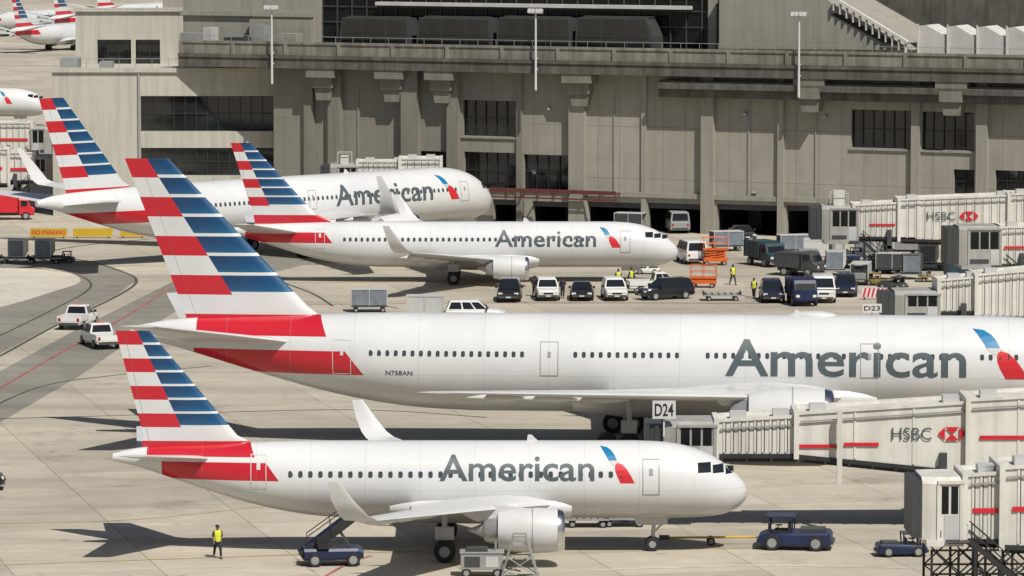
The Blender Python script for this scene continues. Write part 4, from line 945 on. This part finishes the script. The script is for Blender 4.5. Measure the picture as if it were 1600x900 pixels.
def bag_cart(label,loc,rz,cl='curtain'):
    t=thing('baggage_cart',label,'cart',loc,rz,'curtained baggage carts'); mb=MB(); mb.box(-1.5,1.5,-.8,.8,.45,.55); mb.build('platform','dgrey',t)
    for x in (-1.45,0,1.45):
        for y in (-.76,.76): mb=MB(); mb.box(x-.03,x+.03,y-.03,y+.03,.55,1.85); mb.build('post','lgrey',t)
    mb=MB(); mb.box(-1.5,1.5,-.8,.8,1.85,1.92); mb.build('roof','lgrey',t)
    for x in (-1.4,.05):
        for y in (-.79,.79): mb=MB(); mb.box(x,x+1.35,y-.01,y+.01,.6,1.8); mb.build('curtain',cl,t)
    mb=MB(); mb.box(-1.3,1.3,-.6,.6,.56,1.1); mb.build('load','grey',t)
    mb=MB(); mb.tube((1.5,0,.45),(2.4,0,.25),.04,n=6); mb.build('drawbar','dgrey',t); wheels4(t,1.1,.65,.2)
bag_cart('blue grey curtained baggage cart behind the fuselage of the largest jet, left of the cars',gp(577,487),R(3))
bag_cart('pale curtained baggage cart half hidden behind the largest jet, right of another cart',gp(664,498),R(-2),'lgrey')
bag_cart('curtained baggage cart parked left of the white box truck near the bays',gp(1240,398),R(12))
bag_cart('dark curtained baggage cart behind the small yellow tug',gp(1395,428),R(-10),'dgrey')
bag_cart('dark curtained baggage cart in front of the bays behind the jet nose',gp(985,362),R(-20),'dgrey')
bag_cart('blue grey curtained baggage cart between the orange lift and the bays',gp(1135,392),R(15))
bag_cart('pale curtained baggage cart left of the striped barrier',gp(1345,444),R(80),'lgrey')
dolly('low flat dolly in front of the people in yellow vests',gp(1128,469),R(2),3.2)
dolly('low flat dolly on the far side of the nearest jet, under its nose',gp(918,822),R(0),2.4)
dolly('second flat dolly under the nearest jet, right of the other',gp(975,821),R(0),2.4)
dolly('long worn yellow dolly below the far lettered bridge',gp(1345,418),R(4),4.0,m='dyellow')
dolly('worn yellow dolly beside the lower grey bridge cab',gp(1465,440),R(-6),3.4,m='dyellow')
dolly('flat grey dolly between the white van and the white box truck',gp(1290,440),R(10),3.4)
def belt_loader(label,loc,rz):
    t=thing('belt_loader',label,'loader',loc,rz)
    mb=MB(); mb.loft([cring(-1.6,.85,.35,.95),cring(1.2,.85,.35,.95),cring(1.5,.8,.45,.85)]); mb.build('chassis','navy',t)
    mb=MB(); mb.beam((-1.75,0,.5),(.95,0,2.55),.95,.12); mb.build('belt','black',t,)
    for s in (-1,1):
        mb=MB(); mb.beam((-1.75,s*.52,.5),(.95,s*.52,2.55),.07,.5); mb.build('side_rail','navy' if s>0 else 'frame',t)
        mb=MB(); mb.beam((-1.4,s*.6,1.6),(1.0,s*.6,3.3),.05,.05)
        for f in (0,.5,1): mb.beam((-1.4+2.4*f,s*.6,.8+1.75*f),(-1.4+2.4*f,s*.6,1.6+1.7*f),.04,.04)
        mb.build('hand_rail','frame',t)
        mb=MB(); mb.beam((.9,s*.4,.9),(.2,s*.4,1.9),.12,.12); mb.build('lift_arm','dgrey',t)
        for x in (-1.05,.95): wheel(t,x,s*.8,.36,.24)
    mb=MB(); mb.box(-.9,-.3,-.95,-.62,.96,1.22); mb.box(-.95,-.85,-.95,-.62,1.22,1.6); mb.build('seat','black',t)
    mb=MB(); mb.tube((0,-.78,.95),(-.1,-.78,1.4),.025,n=6); mb.lathe([(0,.17),(.03,.17)],(-.1,-.78,1.4),'z',10); mb.build('steering_wheel','dgrey',t)
belt_loader('dark belt loader with raised belt beside the nearest jet',gp(522,882),R(6))
c=gp(812,905); t=thing('step_stand','pale tubular step stand in the foreground below the engine','stand',c)
mb=MB()
for y in (-.5,.5):
    mb.tube((-.95,y,.1),(-.3,y,2.3),.045,n=6); mb.tube((.95,y,.1),(.3,y,2.3),.045,n=6); mb.tube((-.95,y,.15),(.95,y,.15),.04,n=6); mb.tube((-.62,y,1.2),(.62,y,1.2),.035,n=6); mb.tube((-.62,y,1.2),(.9,y,.2),.03,n=6); mb.tube((.62,y,1.2),(-.9,y,.2),.03,n=6); mb.tube((-.3,y,2.3),(.3,y,2.3),.045,n=6)
mb.build('frame','grey',t)
for i in range(7): mb=MB(); mb.box(.9-i*.09-.1,.9-i*.09+.1,-.5,.5,.25+i*.3,.29+i*.3); mb.build('tread','steel',t)
mb=MB(); mb.box(-.35,.35,-.52,.52,1.78,1.84); mb.build('platform','steel',t)
wheels4(t,.9,.5,.1)
def power_cart(label,c,rz):
    t=thing('power_cart',label,'cart',c,rz,'ground power carts')
    mb=MB(); mb.box(-1.1,1.1,-.6,.6,.4,1.25); mb.box(-1.15,1.15,-.65,.65,1.25,1.32); mb.build('housing','grey',t,bevel=.05); mb=MB(); mb.box(-.9,-.1,-.615,-.601,.55,1.1); mb.build('louvre','dgrey',t); mb=MB(); mb.box(.2,.85,-.615,-.601,.55,1.1); mb.build('control_panel','lgrey',t)
    mb=MB(); mb.tube((.7,.2,1.3),(.7,.2,1.75),.06,n=8); mb.build('exhaust_pipe','steel',t); mb=MB(); mb.box(-.8,.3,-.4,.4,1.321,1.5); mb.build('hose_tray','dgrey',t); mb=MB(); mb.tube((1.1,0,.45),(2.0,0,.25),.04,n=6); mb.build('drawbar','dgrey',t); wheels4(t,.8,.55,.24)
power_cart('grey ground power cart left of the step stand in the foreground',gp(753,900),0)
power_cart('grey ground power cart right of the navy car and navy truck',gp(1300,398),R(8))
power_cart('grey ground power cart at the foot of the lower grey bridge cab',gp(1525,430),R(-12))
def lift(label,loc,rz,h):
    t=thing('scissor_lift',label,'lift',loc,rz,'orange lifts'); mb=MB(); mb.box(-1.1,1.1,-.6,.6,.35,.7); mb.build('base','orange',t)
    n=3; z0=.7; dz=(h-1.2-.7)/n; mb=MB()
    for i in range(n):
        for y in (-.5,.5): mb.beam((-.95,y,z0+i*dz),(.95,y,z0+(i+1)*dz),.06,.1); mb.beam((.95,y+.07,z0+i*dz),(-.95,y+.07,z0+(i+1)*dz),.06,.1)
    mb.build('scissor_arms','orange',t); zp=h-1.2
    mb=MB(); mb.box(-1.15,1.15,-.62,.62,zp,zp+.12); mb.build('platform','orange',t); mb=MB()
    for x in (-1.1,0,1.1):
        for y in (-.6,.6): mb.tube((x,y,zp+.1),(x,y,zp+1.15),.03,n=6)
    for z in (zp+.6,zp+1.15):
        for y in (-.6,.6): mb.tube((-1.1,y,z),(1.1,y,z),.03,n=6)
        for x in (-1.1,1.1): mb.tube((x,-.6,z),(x,.6,z),.03,n=6)
    mb.build('guard_rail','orange',t); wheels4(t,.8,.55,.22)
lift('orange scissor lift by the nose of the jet, taller and farther one',gp(1117,414),R(5),2.6)
lift('orange scissor lift low beside the angled black car, nearer one',gp(1099,449),R(-8),2.0)
for i,(px0,px1) in enumerate(((47,105),(114,176),(188,226))):
    c=gp((px0+px1)/2,372); w=(px1-px0)/2*c.y/F
    t=thing('barrier_board',['yellow board with red lettering beside the containers at left','yellow board without lettering, middle of three','short yellow board nearest the tail of the angled jet'][i],'barrier',c,0,'yellow boards')
    mb=MB(); mb.box(-w,w,-.06,.06,.15,.95); mb.build('board','yellow',t)
    for x in (-w*.8,w*.8): mb=MB(); mb.box(x-.06,x+.06,-.35,.35,0,.12); mb.box(x-.05,x+.05,.065,.12,.1,.9); mb.build('foot','dgrey',t)
    if i==0: flat_text('NO PARKING',-w*.9,w*.9,.35,.78,-.066,-1,'red',t,.02)
c=gp(1367,468); t=thing('striped_barrier','red and white striped barrier in front of the small yellow tug','barrier',c)
mb=MB(); w=1.1
mb.box(-w,w,-.04,.04,.2,1.0)
mb.build('board','white',t)
for i in range(6):
    x=-w+.05+i*.36; mb=MB(); mb.poly([(x,-.045,.22),(x+.17,-.045,.22),(min(x+.35,w),-.045,.98),(min(x+.18,w),-.045,.98)]); mb.build('stripe','red',t)
for x in (-w*.8,w*.8): mb=MB(); mb.box(x-.05,x+.05,-.3,.3,0,.2); mb.build('foot','dgrey',t)
# ------------------------------------------------------------------ people
def skin_mesh(J,E,name,m,parent,sub=1):
    ks=list(J); me=bpy.data.meshes.new(name); me.from_pydata([J[k][0] for k in ks],[(ks.index(a),ks.index(b)) for a,b in E],[])
    ob=bpy.data.objects.new('tmp',me); COL.objects.link(ob); ob.modifiers.new('s','SKIN').use_smooth_shade=True
    for i,k in enumerate(ks):
        d=me.skin_vertices[0].data[i]; r=J[k][1]; d.radius=(r,r) if not isinstance(r,tuple) else r; d.use_root=(i==0)
    sb=ob.modifiers.new('u','SUBSURF'); sb.levels=sub; sb.render_levels=sub
    dg=bpy.context.evaluated_depsgraph_get(); m2=bpy.data.meshes.new_from_object(ob.evaluated_get(dg)); bpy.data.objects.remove(ob)
    m2.name=name; m2.materials.clear(); m2.materials.append(M[m])
    for p in m2.polygons: p.use_smooth=True; p.material_index=0
    return sub_obj(name,m2,parent)
def person(label,loc,rz,pose=0,vest='vest',group='ground crew'):
    t=thing('person',label,'person',loc,rz,group); k=.22 if pose==1 else .04
    J={'pel':((0,0,.95),.13),'wst':((0,0,1.10),.125),'chs':((.01,0,1.32),.145),'nck':((.0,0,1.50),.055),'hd':((.015,0,1.60),.085),'top':((.0,0,1.69),.085),'nose':((.115,0,1.61),.018)}
    E=[('pel','wst'),('wst','chs'),('chs','nck'),('nck','hd'),('hd','top'),('hd','nose')]
    for s,n in ((1,'l'),(-1,'r')):
        f=s*k
        el=(-.03-f*.4,s*.27,1.16); wr=(.06-f*1.0+(.18 if pose==2 else 0),s*.27,.93+(.2 if pose==2 else 0))
        J['sh'+n]=((0,s*.18,1.42),.062); J['el'+n]=(el,.046); J['wr'+n]=(wr,.03)
        hd=Vector(wr)+Vector((.02,0,-.07)); J['hn'+n]=(tuple(hd),.034); E+=[('chs','sh'+n),('sh'+n,'el'+n),('el'+n,'wr'+n),('wr'+n,'hn'+n)]
        for i in range(4):
            q=hd+Vector((-.03+.02*i,0,-.075-.008*(i in(1,2)))); J['f%d'%i+n]=(tuple(q),.009); E.append(('hn'+n,'f%d'%i+n))
        J['th'+n]=(tuple(hd+Vector((.06,-s*.01,-.03))),.01); E.append(('hn'+n,'th'+n))
        J['hp'+n]=((0,s*.09,.88),.095); J['kn'+n]=((.03+f*.9,s*.10,.49),.062); J['an'+n]=((f*1.3-(.06 if f<0 else 0),s*.10,.09),.042); J['to'+n]=((f*1.3+.15,s*.115,.045),.04)
        E+=[('pel','hp'+n),('hp'+n,'kn'+n),('kn'+n,'an'+n),('an'+n,'to'+n)]
    skin_mesh(J,E,'body','skin',t)
    JT={q:(J[q][0],(J[q][1]+.018)) for q in ('pel','hpl','hpr','knl','knr')}; JT['pel']=(J['pel'][0],.155)
    for n in 'lr': JT['an'+n]=(tuple(Vector(J['an'+n][0])+Vector((0,0,.03))),.066)
    skin_mesh(JT,[('pel','hpl'),('pel','hpr'),('hpl','knl'),('hpr','knr'),('knl','anl'),('knr','anr')],'trousers','cloth',t)
    for n in 'lr':
        mb=MB(); a=Vector(J['an'+n][0]); mb.loft([[(a.x+x,a.y+w*c_,max(0,a.z-.09)+.002+hh*d_) for c_,d_ in ((-1,0),(1,0),(1,.6),(.5,1),(-.5,1),(-1,.6))] for x,w,hh in ((-.09,.035,.1),(.0,.05,.13),(.12,.05,.08),(.21,.03,.05))]); mb.build('shoe','black',t,smooth=50)
    mb=MB(); rg=[]
    for z,a,b in ((.9,.20,.165),(1.05,.19,.155),(1.2,.20,.165),(1.35,.215,.165),(1.44,.19,.13),(1.5,.10,.08)):
        rg.append([(.005+b*math.cos(x),a*math.sin(x),z) for x in [2*math.pi*i/16 for i in range(16)]])
    mb.loft(rg); mb.build('vest',vest,t,smooth=60)
    for s,n in ((1,'l'),(-1,'r')):
        mb=MB(); mb.tube(J['sh'+n][0],J['el'+n][0],.078,.062,10); mb.build('sleeve','cloth',t,smooth=40)
    mb=MB(); mb.lathe([(1.655,.108),(1.70,.112),(1.75,.09),(1.785,.04),(1.79,.005)],(-.005,0,0),'z',14); mb.box(.05,.19,-.07,.07,1.655,1.668); mb.build('cap','hair',t,smooth=50)
    return t
person('person in a yellow vest and dark trousers walking alone on the apron in the foreground',gp(340,872),R(-70),1)
person('person in a yellow vest walking near the orange lifts',gp(1145,445),R(-60),1)
person('person in a yellow vest standing beside the navy car on the right',gp(1178,467),R(-120),0)
person('person in a yellow vest standing behind the right white car in the row',gp(966,452),R(-80),2)
person('person in a yellow vest beside the hood of the white pickup',gp(986,450),R(-40),0)
person('person in a dark vest standing between the left white and black cars',gp(879,466),R(-95),2,'cloth')
person('person in a dark vest standing between the first two cars of the row',gp(835,463),R(-60),0,'cloth')
# ------------------------------------------------------------------ light, sky, camera
el=R(53); azv=Vector((.5,-.866,0)).normalized()
sun=bpy.data.lights.new('sun','SUN'); sun.energy=4.5; sun.angle=R(.5); sun.color=(1,.955,.88)
so=bpy.data.objects.new('sun',sun); COL.objects.link(so)
d=Vector((-azv.x*math.cos(el),-azv.y*math.cos(el),-math.sin(el))); so.rotation_euler=d.to_track_quat('-Z','Y').to_euler(); so.location=(100,-50,200)
w=bpy.data.worlds.new('World'); S.world=w; w.use_nodes=True; nt=w.node_tree
sk_=nt.nodes.new('ShaderNodeTexSky'); sk_.sky_type='NISHITA'; sk_.sun_disc=False; sk_.sun_elevation=el; sk_.sun_rotation=R(150); sk_.air_density=1.0; sk_.dust_density=2.0
bg=nt.nodes['Background']; bg.inputs['Strength'].default_value=.05; nt.links.new(sk_.outputs[0],bg.inputs[0])
cam=bpy.data.cameras.new('camera'); cam.lens=36*F/1600; cam.sensor_width=36; cam.clip_start=1; cam.clip_end=6000
co=bpy.data.objects.new('camera',cam); COL.objects.link(co); co.location=(0,0,H); co.rotation_euler=(math.pi/2-math.atan(662/7000.0),0,0)
S.camera=co
S.view_settings.view_transform='Standard'; S.view_settings.look='None'; S.view_settings.exposure=0
